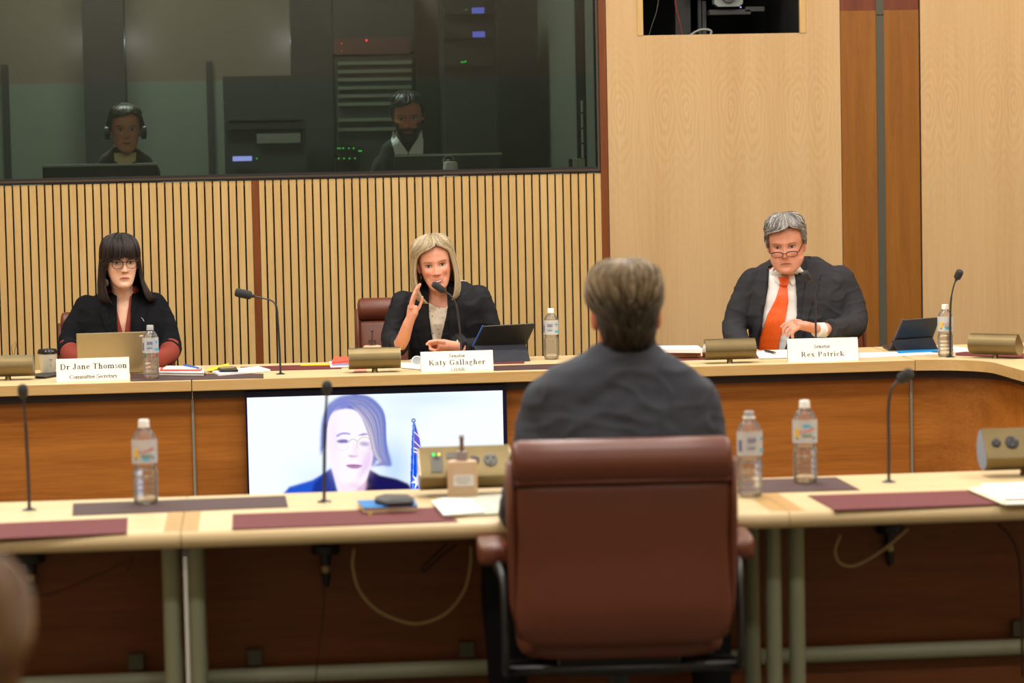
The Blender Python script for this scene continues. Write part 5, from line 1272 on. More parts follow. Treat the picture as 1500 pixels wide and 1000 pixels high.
def person(label, Mh, head, torso, arms, hands, skin, neck, base, voxel=.0036, legs=None, beard=None, flush=.5, neck_r=.052, tw=(.012,.012)):
    mb = head.xform(Mh)
    nt_ = Mh @ Vector((0, .02, -.055)); mb.tube([nt_, nt_.lerp(neck, .55), neck, neck+Vector((0,.01,-.05))], [neck_r, neck_r*.98, neck_r*1.12, neck_r*1.3], 24)
    rr = []
    for py, xl, xr, Y, hd in torso:
        a, b = at(xl, py, Y), at(xr, py, Y); cx, hw, z = (a.x+b.x)/2, max((b.x-a.x)/2-tw[0]*1.8, .02), (a.z+b.z)/2
        rr.append([(cx+x_, Y+y_, z-.006) for x_, y_ in superell(hw, max(hd-tw[1]*1.6, .03), 32, .85)])
    mb.rings(rr)
    for arm in arms:
        pts = smoothline([(*p, max(r-.014, .024)) for p, r in arm], 5); mb.tube([p[:3] for p in pts], [float(p[3]) for p in pts], 14)
    for l in legs or []:
        pts = smoothline([(*p, r-.012) for p, r in l], 5); mb.tube([p[:3] for p in pts], [float(p[3]) for p in pts], 14)
    for h in hands: hand_chain(mb, *h)
    me = bake(mb, voxel, 2, .4)
    set_cols(me, skin_cols(skin, Mh.inverted(), beard=beard, flush=flush))
    t = thing('person', label, 'person', base)
    bvh = bvh_of(me)
    link('body', me, SKINM, t, smooth=True)
    return t, bvh
def px(x_, y_, Y): return at(x_, y_, Y)
def trousers(t, legs, m_, shoes=True):
    mb = MB()
    for l in legs:
        pts = smoothline([(*p, r) for p, r in l], 6); mb.tube([p[:3] for p in pts], [float(p[3]) for p in pts], 16); mb.ball(l[0][0], l[0][1]*1.05)
    mb.ball((Vector(legs[0][0][0])+Vector(legs[1][0][0]))/2, .17, .12, .09)
    link('trousers', bake(mb, .009, 4), m_, t, smooth=True)
    for l in legs:
        e = Vector(l[-1][0]); d = (Vector(l[1][0])-Vector(l[0][0])); d.z = 0; d.normalize()
        s_ = MB(); s_.ball(e+d*.07+Vector((0,0,-.0)), .045, .045, .035); s_.tube([(e.x-d.x*.06, e.y-d.y*.06, .032), (e.x+d.x*.17, e.y+d.y*.17, .028)], [(.042,.03),(.04,.024)], 14, flat=(-d.y,d.x,0))
        for i, v in enumerate(s_.v): s_.v[i] = (v[0], v[1], max(v[2], .002))
        s_.build('shoe', mat('black shoe leather', C(22,20,20), .3), t, smooth=True)
def seat_legs(cx, Yh, knee_dy, zs=.56, spread=.1, ks=.13):
    out = []
    for sg in (-1, 1):
        out.append([((cx+sg*spread, Yh, zs+.03), .085), ((cx+sg*ks, Yh+knee_dy, zs+.02), .068), ((cx+sg*ks, Yh+knee_dy*1.02, .3), .055), ((cx+sg*ks, Yh+knee_dy*.95, .07), .045)])
    return out
NAVYW = mat('black wool', C(24,26,30), .85, noise_amt=.1, noise_scale=300, bump=.15, bump_scale=500, spec=.2)
CHARC = mat('charcoal suit cloth', C(50,50,53), .85, noise_amt=.08, noise_scale=400, bump=.1, bump_scale=700, spec=.2)
# ------------------------------------------------------------------ woman with the black fringe
YA = 12.3
Mh = HM(176.5, 383.5, 12.2, 13, 2, -1, .985)
torA = [(585,118,232,YA,.11),(545,115,238,YA,.12),(505,112,240,YA-.01,.125),(470,112,240,YA-.02,.12),(448,118,234,YA-.02,.105),(436,132,222,YA-.01,.09),(428,148,208,YA,.075)]
armA = [[(px(128,449,YA), .055),(px(112,478,YA-.02), .056),(px(101,507,YA-.06), .052),(px(108,524,YA-.2), .045),(px(135,530,YA-.42), .036)],
        [(px(226,446,YA), .055),(px(240,476,YA-.02), .056),(px(249,508,YA-.06), .052),(px(244,522,YA-.2), .045),(px(212,529,YA-.42), .036)]]
def flat_hand(w0, dirx, diry=-1):
    w0 = Vector(w0); d = Vector((dirx, diry, -.12)).normalized(); sd = Vector((0,0,1)).cross(d).normalized()
    palm = [(w0, (.024,.02), sd), (w0+d*.04, (.036,.016), sd), (w0+d*.085, (.038,.013), sd)]
    fs = []
    for i, (o, L_) in enumerate(((-.03,.062),(-.010,.075),(.010,.07),(.028,.055))):
        r0 = w0+d*.085+sd*o; fs.append([r0-d*.01, r0+d*L_*.45+Vector((0,0,.006)), r0+d*L_*.8+Vector((0,0,-.002)), r0+d*L_+Vector((0,0,-.012))])
    fs.append([w0+d*.03-sd*.03*(1 if dirx < 0 else -1), w0+d*.06-sd*.05*(1 if dirx < 0 else -1), w0+d*.09-sd*.055*(1 if dirx < 0 else -1)])
    return palm, fs
baseA = Vector((px(176,500,YA).x, YA, 0))
hA = [flat_hand(Vector(px(137,531,YA-.45)), .3), flat_hand(Vector(px(208,530,YA-.45)), -.3)]
legsA = seat_legs(baseA.x, YA+.02, -.42)
tA, bvA = person('woman with black fringe and round dark glasses, seated behind the laptop', Mh, head_mb(True), torA, armA, hA, (232,186,158), px(181,440,12.27), baseA, legs=legsA, flush=.25, neck_r=.049)
eyes(tA, Mh, bvA, .97, (84,88,80), (196,140,120), .8, .15, (70,52,46)); nostrils(tA, Mh, bvA); mouth(tA, Mh, bvA, (186,112,104), .0235, curve=-.003)
spectacles(('round dark rimmed glasses worn by the woman with the black fringe', Mh@Vector((0,-.1,0))), Mh, -.003, (30,28,34), .0235, .0205, -.1045, .0014, sq=.85)
JKT = mat('black knit cardigan', C(20,22,26), .9, noise_amt=.15, noise_scale=250, bump=.2, bump_scale=420, spec=.15)
RUST = mat('rust shirt cloth', C(136,52,38), .75, noise_amt=.08, noise_scale=60, bump=.1, bump_scale=300)
sh = garment(torA[2:]+[(423,158,202,YA,.065)], [[(p, r-.008) for p, r in a] for a in armA], wr=.003, seed=3)
sh2 = garment([(py, xl+3.5, xr-3.5, Y, hd-.010) for py, xl, xr, Y, hd in torA[2:]]+[(424,156,206,YA-.01,.064),(418,160,203,YA-.0,.058)], [], wr=.002, seed=3)
cut(sh2, [XZ([(165,400),(193,400),(189,446),(182,494),(170,448)], YA-.1)], YA)
o = link('shirt', sh2, RUST, tA, smooth=True); o.modifiers.new('s', 'SOLIDIFY').thickness = .004
cuffs = MB()
for a in armA: 
    q = smoothline([(*p, r) for p, r in a[2:]], 6); cuffs.tube([v[:3] for v in q], [float(v[3])*1.0-.002 for v in q], 18)
link('shirt_sleeves', bake(cuffs, .006, 3), RUST, tA, smooth=True)
ja = garment(torA, [[(p, r) for p, r in a[:3]]+[(Vector(a[2][0]).lerp(Vector(a[3][0]), .45)+Vector((0,0,-.0)), a[2][1]*1.0)] for a in armA], wr=.004, seed=1)
cut(ja, [XZ([(150,404),(212,404),(204,442),(191,497),(188,600),(176,600),(173,500),(157,446)], YA-.1)], YA)
bvj = bvh_of(ja)
o = link('cardigan', ja, JKT, tA, smooth=True); m_ = o.modifiers.new('s', 'SOLIDIFY'); m_.thickness = .006
FXA = Matrix.Translation((0, YA, 0))
link('lapel', decal(XZ([(146,427),(154,421),(158,446),(174,500),(169,506),(155,482),(146,456)], YA-.1), FXA, bvj, .004, .005, .01), JKT, tA, smooth=True)
link('lapel', decal(XZ([(213,427),(207,421),(203,442),(190,499),(195,505),(207,482),(216,456)], YA-.1), FXA, bvj, .004, .005, .01), JKT, tA, smooth=True)
bvs = bvh_of(sh2)
link('shirt_collar', decal(XZ([(160,420),(165,425),(172,452),(182,492),(178,494),(166,462),(157,436)], YA-.1), FXA, bvs, .004, .004, .01), RUST, tA, smooth=True)
link('shirt_collar', decal(XZ([(203,419),(198,424),(192,450),(182,492),(186,496),(200,466),(206,436)], YA-.1), FXA, bvs, .004, .004, .01), RUST, tA, smooth=True)
MB().tube([px(207,465,YA-.135), px(209,467,YA-.14), px(211,470.5,YA-.14)], .0016, 6).build('brooch', mat('silver brooch', C(190,190,190), .3, metal=.8), tA)
trousers(tA, legsA, NAVYW)
#        z      wl    wr    yf    yb    aL  aR
hrA = [(.128,.006,.006,.006,.010,0,0),(.125,.030,.030,.028,.045,0,0),(.115,.056,.054,.062,.08,0,0),(.098,.073,.071,.088,.102,0,0),(.07,.083,.080,.103,.114,0,0),(.045,.086,.083,.106,.118,0,0),(.026,.087,.083,.106,.118,2,2),
       (.018,.087,.083,.104,.118,16,22),(.010,.087,.083,.102,.118,52,56),(-.02,.093,.087,.100,.116,58,62),(-.06,.098,.090,.098,.112,60,60),(-.10,.104,.104,.098,.106,55,52),(-.14,.106,.126,.10,.100,48,46),(-.165,.102,.146,.10,.094,44,44),(-.18,.092,.156,.096,.09,40,48)]
hm = hair_mesh(Mh, hrA, [(26,20,18),(34,26,24),(44,32,28),(58,42,36),(30,22,22)], 620, seed=4, r=(.0008,.0019), jitter=.008)
link('hair', hm, HAIRM, tA, smooth=True)
er = MB(); c_ = Mh@Vector((-.072,-.02,-.07)); er.tube([Mh@Vector((-.070,-.015,-.035)), c_], .0012, 6); er.ball(c_+Vector((0,-.012,-.018)), .0125, .002, .017)
er.build('earring', mat('brown disc earring', C(96,70,56), .4), tA, smooth=True)

# ------------------------------------------------------------------ smiling blonde woman
YBW = 12.3
Mh = HM(637.5, 385.5, 12.1, -4, 6, -7, 1.0)
torB = [(590,602,706,YBW,.10),(550,600,708,YBW-.02,.115),(510,598,708,YBW-.05,.12),(470,594,710,YBW-.08,.12),(445,592,710,YBW-.1,.11),(430,600,702,YBW-.1,.10),(419,612,694,YBW-.1,.088),(411,622,684,YBW-.09,.07)]
YS = YBW-.1
armB = [[(px(591,444,YS), .058),(px(580,472,YS-.01), .052),(px(575,500,YS-.04), .05),(px(582,507,YS-.14), .046),(px(588,499,YS-.22), .038)],
        [(px(700,436,YS), .060),(px(714,468,YS-.01), .052),(px(722,500,YS-.04), .048),(px(706,507,YS-.18), .042),(px(676,509,YS-.3), .034)]]
YH = 11.86
V = Vector
fingB = [[V(px(604,447,YH+.030)), V(px(607.5,434,YH+.024)), V(px(611.8,424,YH+.022)), V(px(615.2,416.5,YH+.022))],
         [V(px(602.5,447,YH+.010)), V(px(605.8,434,YH+.004)), V(px(610,424.5,YH+.002)), V(px(613.4,417.5,YH+.002))],
         [V(px(601.5,448,YH-.010)), V(px(604,436,YH-.014)), V(px(607.5,427,YH-.016)), V(px(610.5,421,YH-.016))],
         [V(px(601.2,450,YH-.028)), V(px(602.5,441,YH-.034)), V(px(605,433.5,YH-.036)), V(px(607.5,428.5,YH-.036))],
         [V(px(608,459,YH+.024)), V(px(614,450,YH+.02)), V(px(617.6,442,YH+.016)), V(px(618.4,435,YH+.014))]]
palmB = [(px(586,505,YH+.16), (.030,.030), (1,.3,0)), (px(591.5,494,YH+.09), (.029,.029), (1,.3,0)), (px(598,474,YH+.02), (.023,.025), (1,.3,0)), (px(601.5,466,YH+.01), (.020,.026), (1,.3,0)), (px(604.5,457,YH+.005), (.023,.037), (1,.3,0)), (px(604.5,447,YH+.004), (.017,.036), (1,.3,0))]
Y2 = 11.84
palm2 = [(px(676,509,Y2+.1), (.026,.022), (0,0,1)), (px(662,507,Y2+.03), (.024,.024), (0,0,1)), (px(650,505.5,Y2), (.027,.033), (0,0,1)), (px(639,505,Y2-.01), (.025,.034), (0,0,1))]
fing2 = [[V(px(638+1.5*k,501.5+1.2*k,Y2-.03+.02*k)), V(px(629+1.4*k,503.5+1.1*k,Y2-.04+.02*k)), V(px(630+k,511,Y2-.045+.018*k)), V(px(637+k,513,Y2-.04+.018*k))] for k in range(4)]+[[V(px(650,500.5,Y2-.03)), V(px(639,499,Y2-.045)), V(px(629,500.5,Y2-.05)), V(px(625.5,504,Y2-.05))]]
baseB = Vector((px(650,500,YBW).x, YBW, 0)); legsB = seat_legs(baseB.x, YBW+.02, -.42)
tB, bvB = person('smiling blonde woman in a black blazer speaking with one hand raised', Mh, head_mb(True, smile=1), torB, armB, [(palmB, fingB, .0078), (palm2, fing2, .0082)], (226,164,136), px(643,437,12.18), baseB, legs=legsB, flush=.5, neck_r=.046)
eyes(tB, Mh, bvB, .95, (70,56,44), (176,116,94), .72, .0, (140,104,76), .0185, .0022, lash=(84,56,46)); nostrils(tB, Mh, bvB); mouth(tB, Mh, bvB, (190,96,88), .023, True)
BZ = garment(torB, [a[:4]+[(Vector(a[3][0]).lerp(Vector(a[4][0]), .6 if i == 0 else 1.0), a[3][1]*.98)] for i, a in enumerate(armB)], wr=.004, seed=5)
cut(BZ, [XZ([(622,400),(662,400),(662,420),(656,450),(659,520),(661,600),(630,600),(629,520),(627,455),(622,425)], YS-.1)], YBW-.08)
bvj = bvh_of(BZ); BLZ = mat('black blazer cloth', C(26,27,31), .7, noise_amt=.1, noise_scale=300, bump=.1, bump_scale=500, spec=.25)
o = link('blazer', BZ, BLZ, tB, smooth=True); o.modifiers.new('s', 'SOLIDIFY').thickness = .006
FXB = Matrix.Translation((0, YBW, 0))
link('lapel', decal(XZ([(617,418),(623,417),(628,452),(631,520),(624,521),(614,500),(609,462)], YS-.1), FXB, bvj, .004, .005, .01), BLZ, tB, smooth=True)
link('lapel', decal(XZ([(672,413),(662,414),(657,450),(660,521),(667,520),(679,492),(683,452)], YS-.1), FXB, bvj, .004, .005, .01), BLZ, tB, smooth=True)
bl = garment([(py, xl+3.5, xr-3.5, Y, hd-.010) for py, xl, xr, Y, hd in torB[1:]], [], wr=.004, seed=6)
cut(bl, [XZ([(600,395),(704,395),(662,444),(652,450.5),(640,450.5),(629,444)], YS-.1)], YBW-.1)
def print_mat():
    m, nt, b = newmat('cream blouse with small print'); tc = nt.nodes.new('ShaderNodeTexCoord')
    n1 = nt.nodes.new('ShaderNodeTexNoise'); n1.inputs['Scale'].default_value = 16; n1.inputs['Detail'].default_value = 3
    vo = nt.nodes.new('ShaderNodeTexVoronoi'); vo.inputs['Scale'].default_value = 62
    nt.links.new(tc.outputs['Object'], n1.inputs[0]); nt.links.new(tc.outputs['Object'], vo.inputs['Vector'])
    r1 = nt.nodes.new('ShaderNodeValToRGB'); r1.color_ramp.elements[0].position = .38; r1.color_ramp.elements[1].position = .55; r1.color_ramp.elements[0].color = C(196,184,164); r1.color_ramp.elements[1].color = C(236,230,214)
    r2 = nt.nodes.new('ShaderNodeValToRGB'); r2.color_ramp.elements[0].position = .12; r2.color_ramp.elements[1].position = .2; r2.color_ramp.elements[0].color = C(90,84,78); r2.color_ramp.elements[1].color = (1,1,1,1)
    mx = nt.nodes.new('ShaderNodeMix'); mx.data_type = 'RGBA'; mx.blend_type = 'MULTIPLY'; mx.inputs[0].default_value = 1
    nt.links.new(n1.outputs['Fac'], r1.inputs[0]); nt.links.new(vo.outputs['Distance'], r2.inputs[0]); nt.links.new(r1.outputs[0], mx.inputs[6]); nt.links.new(r2.outputs[0], mx.inputs[7]); nt.links.new(mx.outputs[2], b.inputs['Base Color']); b.inputs['Roughness'].default_value = .7
    return m
o = link('blouse', bl, print_mat(), tB, smooth=True); o.modifiers.new('s', 'SOLIDIFY').thickness = .003
trousers(tB, legsB, NAVYW)
hrB = [(.131,.006,.006,.006,.010,-12,12),(.128,.032,.028,.028,.045,-12,12),(.119,.062,.052,.060,.08,-12,12),(.106,.080,.066,.084,.102,-12,12),(.092,.090,.075,.095,.112,-10,14),(.080,.094,.079,.100,.114,8,30),(.064,.097,.083,.101,.116,34,46),(.045,.099,.087,.102,.116,48,54),
       (.02,.104,.090,.102,.116,53,56),(-.02,.112,.095,.100,.114,55,57),(-.06,.117,.098,.098,.110,54,55),(-.10,.118,.098,.098,.104,50,50),(-.132,.114,.094,.096,.098,45,45),(-.155,.098,.084,.092,.094,42,42),(-.165,.090,.076,.088,.09,41,42)]
hm = hair_mesh(Mh, hrB, [(164,144,108),(188,168,132),(204,186,152),(152,130,98),(214,200,170),(172,152,116)], 900, seed=9, r=(.0007,.0016), jitter=.006)
link('hair', hm, HAIRM, tB, smooth=True)
rg = px(600.5,441,YH-.02); MB().tube([Vector(px(603.2,441,YH+.002))+Vector((.0098*math.cos(q), .0098*math.sin(q), .002*math.cos(q))) for q in np.linspace(0, 2*PI, 17)], .0018, 6, cap=False).build('finger_ring', SILVER, tB, smooth=True)
wt = Vector(px(668.5,508,Y2+.06)); MB().tube([wt+Vector((.0+.006*math.sin(q), .030*math.cos(q), .027*math.sin(q))) for q in np.linspace(0, 2*PI, 25)], [(.003,.006)]*25, 8, cap=False).build('wristwatch', mat('pale watch band', C(196,190,176), .4), tB, smooth=True)
MB().tube([Mh@Vector((-.071,-.03,-.042)), Mh@Vector((-.071,-.03,-.056))], .0012, 6).build('earring', SILVER, tB)

# ------------------------------------------------------------------ grey haired man with orange tie
YC_ = 12.35
Mh = HM(1152, 357.5, 12.15, -17, 9, -3, 1.055)
torC = [(590,1108,1228,YC_,.13),(550,1105,1232,YC_-.02,.145),(510,1100,1236,YC_-.04,.15),(470,1096,1240,YC_-.06,.145),(430,1094,1240,YC_-.06,.13),(408,1096,1238,YC_-.05,.115),(394,1106,1228,YC_-.03,.10),(384,1124,1212,YC_-.02,.085),(376,1136,1200,YC_,.07)]
YS = YC_-.05
armC = [[(px(1104,413,YS), .066),(px(1088,446,YS-.0), .064),(px(1076,480,YS-.03), .060),(px(1082,503,YS-.16), .052),(px(1098,514,YS-.34), .042)],
        [(px(1230,410,YS), .070),(px(1246,446,YS-.02), .066),(px(1250,474,YS-.08), .064),(px(1236,482,YS-.2), .052),(px(1206,482,YS-.33), .043)]]
Y3 = 11.93
palmC = [(px(1206,482,Y3+.06), (.027,.024), (0,0,1)), (px(1192,480.5,Y3+.01), (.023,.029), (0,0,1)), (px(1178,477,Y3-.02), (.022,.040), (0,0,1)), (px(1163,475.5,Y3-.03), (.018,.041), (0,0,1))]
fC = [[V(px(1164,473.5,Y3+.0)), V(px(1155,473,Y3-.0)), V(px(1149,475,Y3-.0)), V(px(1145,478.5,Y3+.0))],
      [V(px(1163,475,Y3-.022)), V(px(1153,477,Y3-.03)), V(px(1148,482,Y3-.03)), V(px(1147.5,487,Y3-.028))],
      [V(px(1165,477.5,Y3-.045)), V(px(1157,480.5,Y3-.052)), V(px(1152.5,486,Y3-.052)), V(px(1153,491.5,Y3-.05))],
      [V(px(1169,480,Y3-.062)), V(px(1163,484,Y3-.068)), V(px(1160,489,Y3-.068)), V(px(1161,493.5,Y3-.066))],
      [V(px(1182,478,Y3+.02)), V(px(1172,470.5,Y3+.035)), V(px(1163,469,Y3+.035)), V(px(1157,470.5,Y3+.035))]]
baseC = Vector((px(1168,500,YC_).x, YC_, 0)); legsC = seat_legs(baseC.x, YC_+.02, -.45, spread=.11, ks=.16)
tC, bvC = person('grey haired man in a dark suit with an orange tie and low glasses', Mh, head_mb(False, heavy=1, nose=1.1), torC, armC, [(palmC, fC, .0095), flat_hand(px(1101,515,YS-.36), .3)], (208,146,120), px(1155,402,12.275), baseC, legs=legsC, flush=.55, neck_r=.052)
eyes(tC, Mh, bvC, .9, (74,66,60), (182,112,90), .7, -.2, (142,118,96), .017, .003, lash=(110,72,60)); nostrils(tC, Mh, bvC); mouth(tC, Mh, bvC, (176,100,90), .025, curve=-.004, th=.65)
spectacles(('low black half frame reading glasses worn by the grey haired man', Mh@Vector((0,-.11,-.02))), Mh, -.024, (26,24,24), .0235, .0115, -.111, .0012, sq=.8, ear=(.079,.0,.012), top=1.2)
SC = garment(torC, [a[:4]+[(a[4][0] if i == 0 else Vector(a[4][0])+Vector((.03,0,0)), a[4][1])] for i, a in enumerate(armC)], wr=.006, seed=11)
cut(SC, [XZ([(1127,380),(1192,370),(1186,400),(1176,430),(1166,520),(1166,600),(1108,600),(1107,520),(1118,460)], YS-.12)], YC_-.07)
bvj = bvh_of(SC)
o = link('suit_jacket', SC, CHARC, tC, smooth=True); o.modifiers.new('s', 'SOLIDIFY').thickness = .007
FXC = Matrix.Translation((0, YC_, 0))
link('lapel', decal(XZ([(1131,397),(1126,393),(1119,396),(1112,406),(1104,436),(1098,462),(1105,500),(1107,514),(1111,500),(1120,452)], YS-.12), FXC, bvj, .005, .006, .01), CHARC, tC, smooth=True)
link('lapel', decal(XZ([(1186,381),(1192,376),(1199,384),(1204,402),(1194,408),(1199,420),(1186,450),(1168,516),(1166,512),(1174,440)], YS-.12), FXC, bvj, .005, .006, .01), CHARC, tC, smooth=True)
shc = garment([(py, xl+5, xr-5, Y, hd-.010) for py, xl, xr, Y, hd in torC[1:-2]]+[(400,1124,1180,YC_-.08,.086),(392,1134,1172,YC_-.11,.078),(388,1137,1170,YC_-.12,.070)], [], wr=.002, seed=12)
bvs = bvh_of(shc); SHW = mat('white shirt cloth', C(226,226,222), .7, noise_amt=.03, bump=.05)
o = link('shirt', shc, SHW, tC, smooth=True); o.modifiers.new('s', 'SOLIDIFY').thickness = .003
link('shirt_collar', decal(XZ([(1136,391),(1141,393),(1149,406),(1142,418),(1136,411),(1132,398)], YS-.12), FXC, bvs, .006, .005, .008), SHW, tC, smooth=True)
link('shirt_collar', decal(XZ([(1170,393),(1166,396),(1153,407),(1162,419),(1168,412),(1171,401)], YS-.12), FXC, bvs, .006, .005, .008), SHW, tC, smooth=True)
def tie_mat():
    m, nt, b = newmat('orange patterned tie'); tc = nt.nodes.new('ShaderNodeTexCoord'); vo = nt.nodes.new('ShaderNodeTexVoronoi'); vo.inputs['Scale'].default_value = 120; vo.inputs['Randomness'].default_value = .1
    r = nt.nodes.new('ShaderNodeValToRGB'); r.color_ramp.elements[0].position = .12; r.color_ramp.elements[1].position = .24; r.color_ramp.elements[0].color = C(150,50,16); r.color_ramp.elements[1].color = C(232,92,26)
    nt.links.new(tc.outputs['Object'], vo.inputs['Vector']); nt.links.new(vo.outputs['Distance'], r.inputs[0]); nt.links.new(r.outputs[0], b.inputs['Base Color']); b.inputs['Roughness'].default_value = .4; return m
TM = tie_mat()
tie = decal(XZ([(1143.5,416),(1153,416),(1153.5,440),(1148,470),(1141,500),(1138,530),(1112,530),(1113,505),(1124,462),(1135,440)], YS-.12), FXC, bvs, .009, .005, .008)
tp = link('tie', tie, TM, tC, smooth=True)
link('tie_knot', decal(XZ([(1141.5,406),(1157,406),(1154.5,416),(1152.5,419),(1144,419)], YS-.12), FXC, bvs, .017, .012, .006, .004), TM, tC, smooth=True)
cf = MB().tube([px(1212,483,Y3+.08), px(1196,483,Y3+.015)], [.034,.032], 20); cf.build('shirt_cuff', SHW, tC, smooth=True, angle=60)
trousers(tC, legsC, CHARC)
hrC = [(.132,.006,.006,.006,.010,-20,20),(.130,.030,.028,.030,.045,-20,20),(.123,.054,.052,.062,.08,-20,20),(.110,.070,.069,.084,.102,-20,20),(.094,.080,.078,.098,.112,-20,20),(.082,.083,.081,.103,.115,-8,38),(.074,.084,.081,.102,.115,18,52),(.064,.084,.081,.098,.114,44,60),(.052,.084,.081,.096,.114,62,66),
       (.03,.083,.081,.096,.112,70,70),(.012,.082,.080,.094,.110,74,76),(-.005,.080,.078,.092,.106,80,86),(-.02,.078,.076,.09,.102,98,100),(-.045,.070,.068,.085,.094,118,118),(-.07,.058,.056,.08,.084,135,135)]
hm = hair_mesh(Mh, hrC, [(138,134,128),(176,172,166),(200,198,192),(118,112,106),(150,146,140),(96,90,84)], 1500, seed=21, r=(.0007,.0016), span=.17, jitter=.010, tmin=.03, wave=.02)
link('hair', hm, HAIRM, tC, smooth=True)

# ------------------------------------------------------------------ man in the near chair, seen from behind
YDm = 6.56
Mh = HM(917, 460, YDm-.01, 180, 3, 0, 1.03)
torD = [(930,840,990,YDm-.02,.12),(860,812,1016,YDm,.13),(780,800,1030,YDm+.02,.135),(700,790,1040,YDm+.03,.135),(640,780,1044,YDm+.03,.13),(590,774,1046,YDm+.03,.125),(563,778,1042,YDm+.02,.112),(540,806,1018,YDm+.01,.10),(518,856,978,YDm,.082),(503,872,962,YDm,.068)]
armD = [[(px(802,586,YDm+.02), .060),(px(788,640,YDm+.03), .058),(px(766,735,YDm+.0), .056),(px(768,748,YDm+.14), .050),(px(815,740,YDm+.36), .036)],
        [(px(1018,586,YDm+.02), .060),(px(1030,640,YDm+.03), .058),(px(1044,735,YDm+.0), .056),(px(1040,742,YDm+.14), .050),(px(1000,730,YDm+.36), .036)]]
baseD = Vector((px(915,700,YDm).x, YDm, 0)); cxD = baseD.x
legsD = []
for sg, kx in ((-1, -.25), (1, .26)):
    legsD.append([((cxD+sg*.10, YDm-.02, .60), .085), ((cxD+kx, YDm+.38, .60), .066), ((cxD+kx+sg*.01, YDm+.39, .32), .054), ((cxD+kx+sg*.01, YDm+.36, .07), .044)])
tD, bvD = person('man with short brown hair in a dark suit, seen from behind', Mh, head_mb(False), torD, armD, [flat_hand(px(818,739,YDm+.38), .25, 1), flat_hand(px(996,729,YDm+.38), -.25, 1)], (206,120,92), px(917,500,YDm), baseD, legs=legsD, flush=.3, neck_r=.060)
SD = garment(torD, armD, wr=.005, seed=31, voxel=.007)
DSU = mat('dark blue grey suit', C(70,73,80), .85, noise_amt=.06, noise_scale=300, bump=.1, bump_scale=600, spec=.2)
link('suit_jacket', SD, DSU, tD, smooth=True)
# jacket collar standing round the neck
cr_ = [Vector((px(917,506,YDm).x+.068*math.cos(q), YDm-.002+.066*math.sin(q), px(917,508,YDm).z+(.006*math.cos(q))+.012*(math.sin(q) < 0)*abs(math.sin(q)))) for q in np.linspace(PI*-1.05, .05*PI, 30)]
MB().tube(cr_, [(.007,.019)]*30, 10, flat=(0,0,1) and (1,0,0)).build('jacket_collar', DSU, tD, smooth=True)
trousers(tD, legsD, mat('black suit trousers', C(26,28,34), .85, spec=.2))
hrD = [(.132,.006,.006,.006,.010,0,0),(.130,.032,.032,.032,.045,0,0),(.122,.058,.056,.062,.08,0,0),(.108,.076,.074,.086,.102,0,0),(.09,.087,.083,.1,.112,0,0),(.07,.092,.086,.104,.116,20,20),(.045,.093,.086,.1,.117,48,48),
       (.025,.088,.082,.098,.116,62,62),(.012,.078,.076,.094,.113,78,78),(-.01,.071,.070,.09,.108,98,98),(-.04,.067,.066,.085,.098,108,108),(-.065,.061,.060,.08,.086,112,112),(-.08,.054,.054,.07,.074,112,112),(-.086,.050,.050,.06,.066,112,112)]
# picture left is the man's left: swap because the head is turned round
hrD = [(a, c, b, d, e, f, g) for a, b, c, d, e, f, g in hrD]
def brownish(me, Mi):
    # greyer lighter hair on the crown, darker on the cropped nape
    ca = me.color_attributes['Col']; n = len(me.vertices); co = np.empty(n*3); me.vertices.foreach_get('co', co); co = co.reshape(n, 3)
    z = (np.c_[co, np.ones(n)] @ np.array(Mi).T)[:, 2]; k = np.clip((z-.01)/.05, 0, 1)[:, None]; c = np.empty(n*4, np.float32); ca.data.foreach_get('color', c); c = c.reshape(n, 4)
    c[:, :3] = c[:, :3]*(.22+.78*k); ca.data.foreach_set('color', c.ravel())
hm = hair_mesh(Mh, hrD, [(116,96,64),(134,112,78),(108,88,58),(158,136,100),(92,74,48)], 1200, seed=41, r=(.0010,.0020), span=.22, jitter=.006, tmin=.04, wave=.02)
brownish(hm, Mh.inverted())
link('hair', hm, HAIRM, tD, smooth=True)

# ------------------------------------------------------------------ out of focus onlooker at the lower left corner
YE = 3.0
Mh = HM(-80, 985, YE, 180, 0, 0, 1.02)
torE = [(1620,-210,95,YE,.12),(1400,-230,115,YE,.13),(1220,-235,120,YE,.12),(1160,-200,85,YE,.1),(1125,-140,25,YE,.08),(1100,-110,-5,YE,.065)]
armE = [[(px(-215,1240,YE), .065),(px(-245,1400,YE), .058),(px(-230,1520,YE+.12), .05),(px(-150,1540,YE+.3), .036)], [(px(100,1240,YE), .065),(px(130,1400,YE), .058),(px(115,1520,YE+.12), .05),(px(30,1540,YE+.3), .036)]]
baseE = Vector((px(-58,1200,YE).x, YE, 0)); legsE = [[((baseE.x+s_*.1, YE, .60), .085), ((baseE.x+s_*.14, YE+.42, .59), .066), ((baseE.x+s_*.14, YE+.43, .3), .054), ((baseE.x+s_*.14, YE+.4, .07), .044)] for s_ in (-1, 1)]
tE, bvE = person('out of focus person with brown hair cut off at the lower left corner', Mh, head_mb(False, ears=False), torE, armE, [flat_hand(px(-145,1540,YE+.32), .2, 1), flat_hand(px(25,1540,YE+.32), -.2, 1)], (200,140,110), px(-58,1110,YE), baseE, legs=legsE, voxel=.006)
link('jacket', garment(torE, armE, voxel=.01, wr=.004, seed=2), NAVYW, tE, smooth=True); trousers(tE, legsE, NAVYW)
hrE = [(a, b*1.05, c*1.05, d*1.04, e*1.04, min(f, 60), min(g, 60)) for a, b, c, d, e, f, g in hrD[:10]]+[(-.06,.085,.085,.09,.11,60,60),(-.11,.082,.082,.09,.10,60,60)]
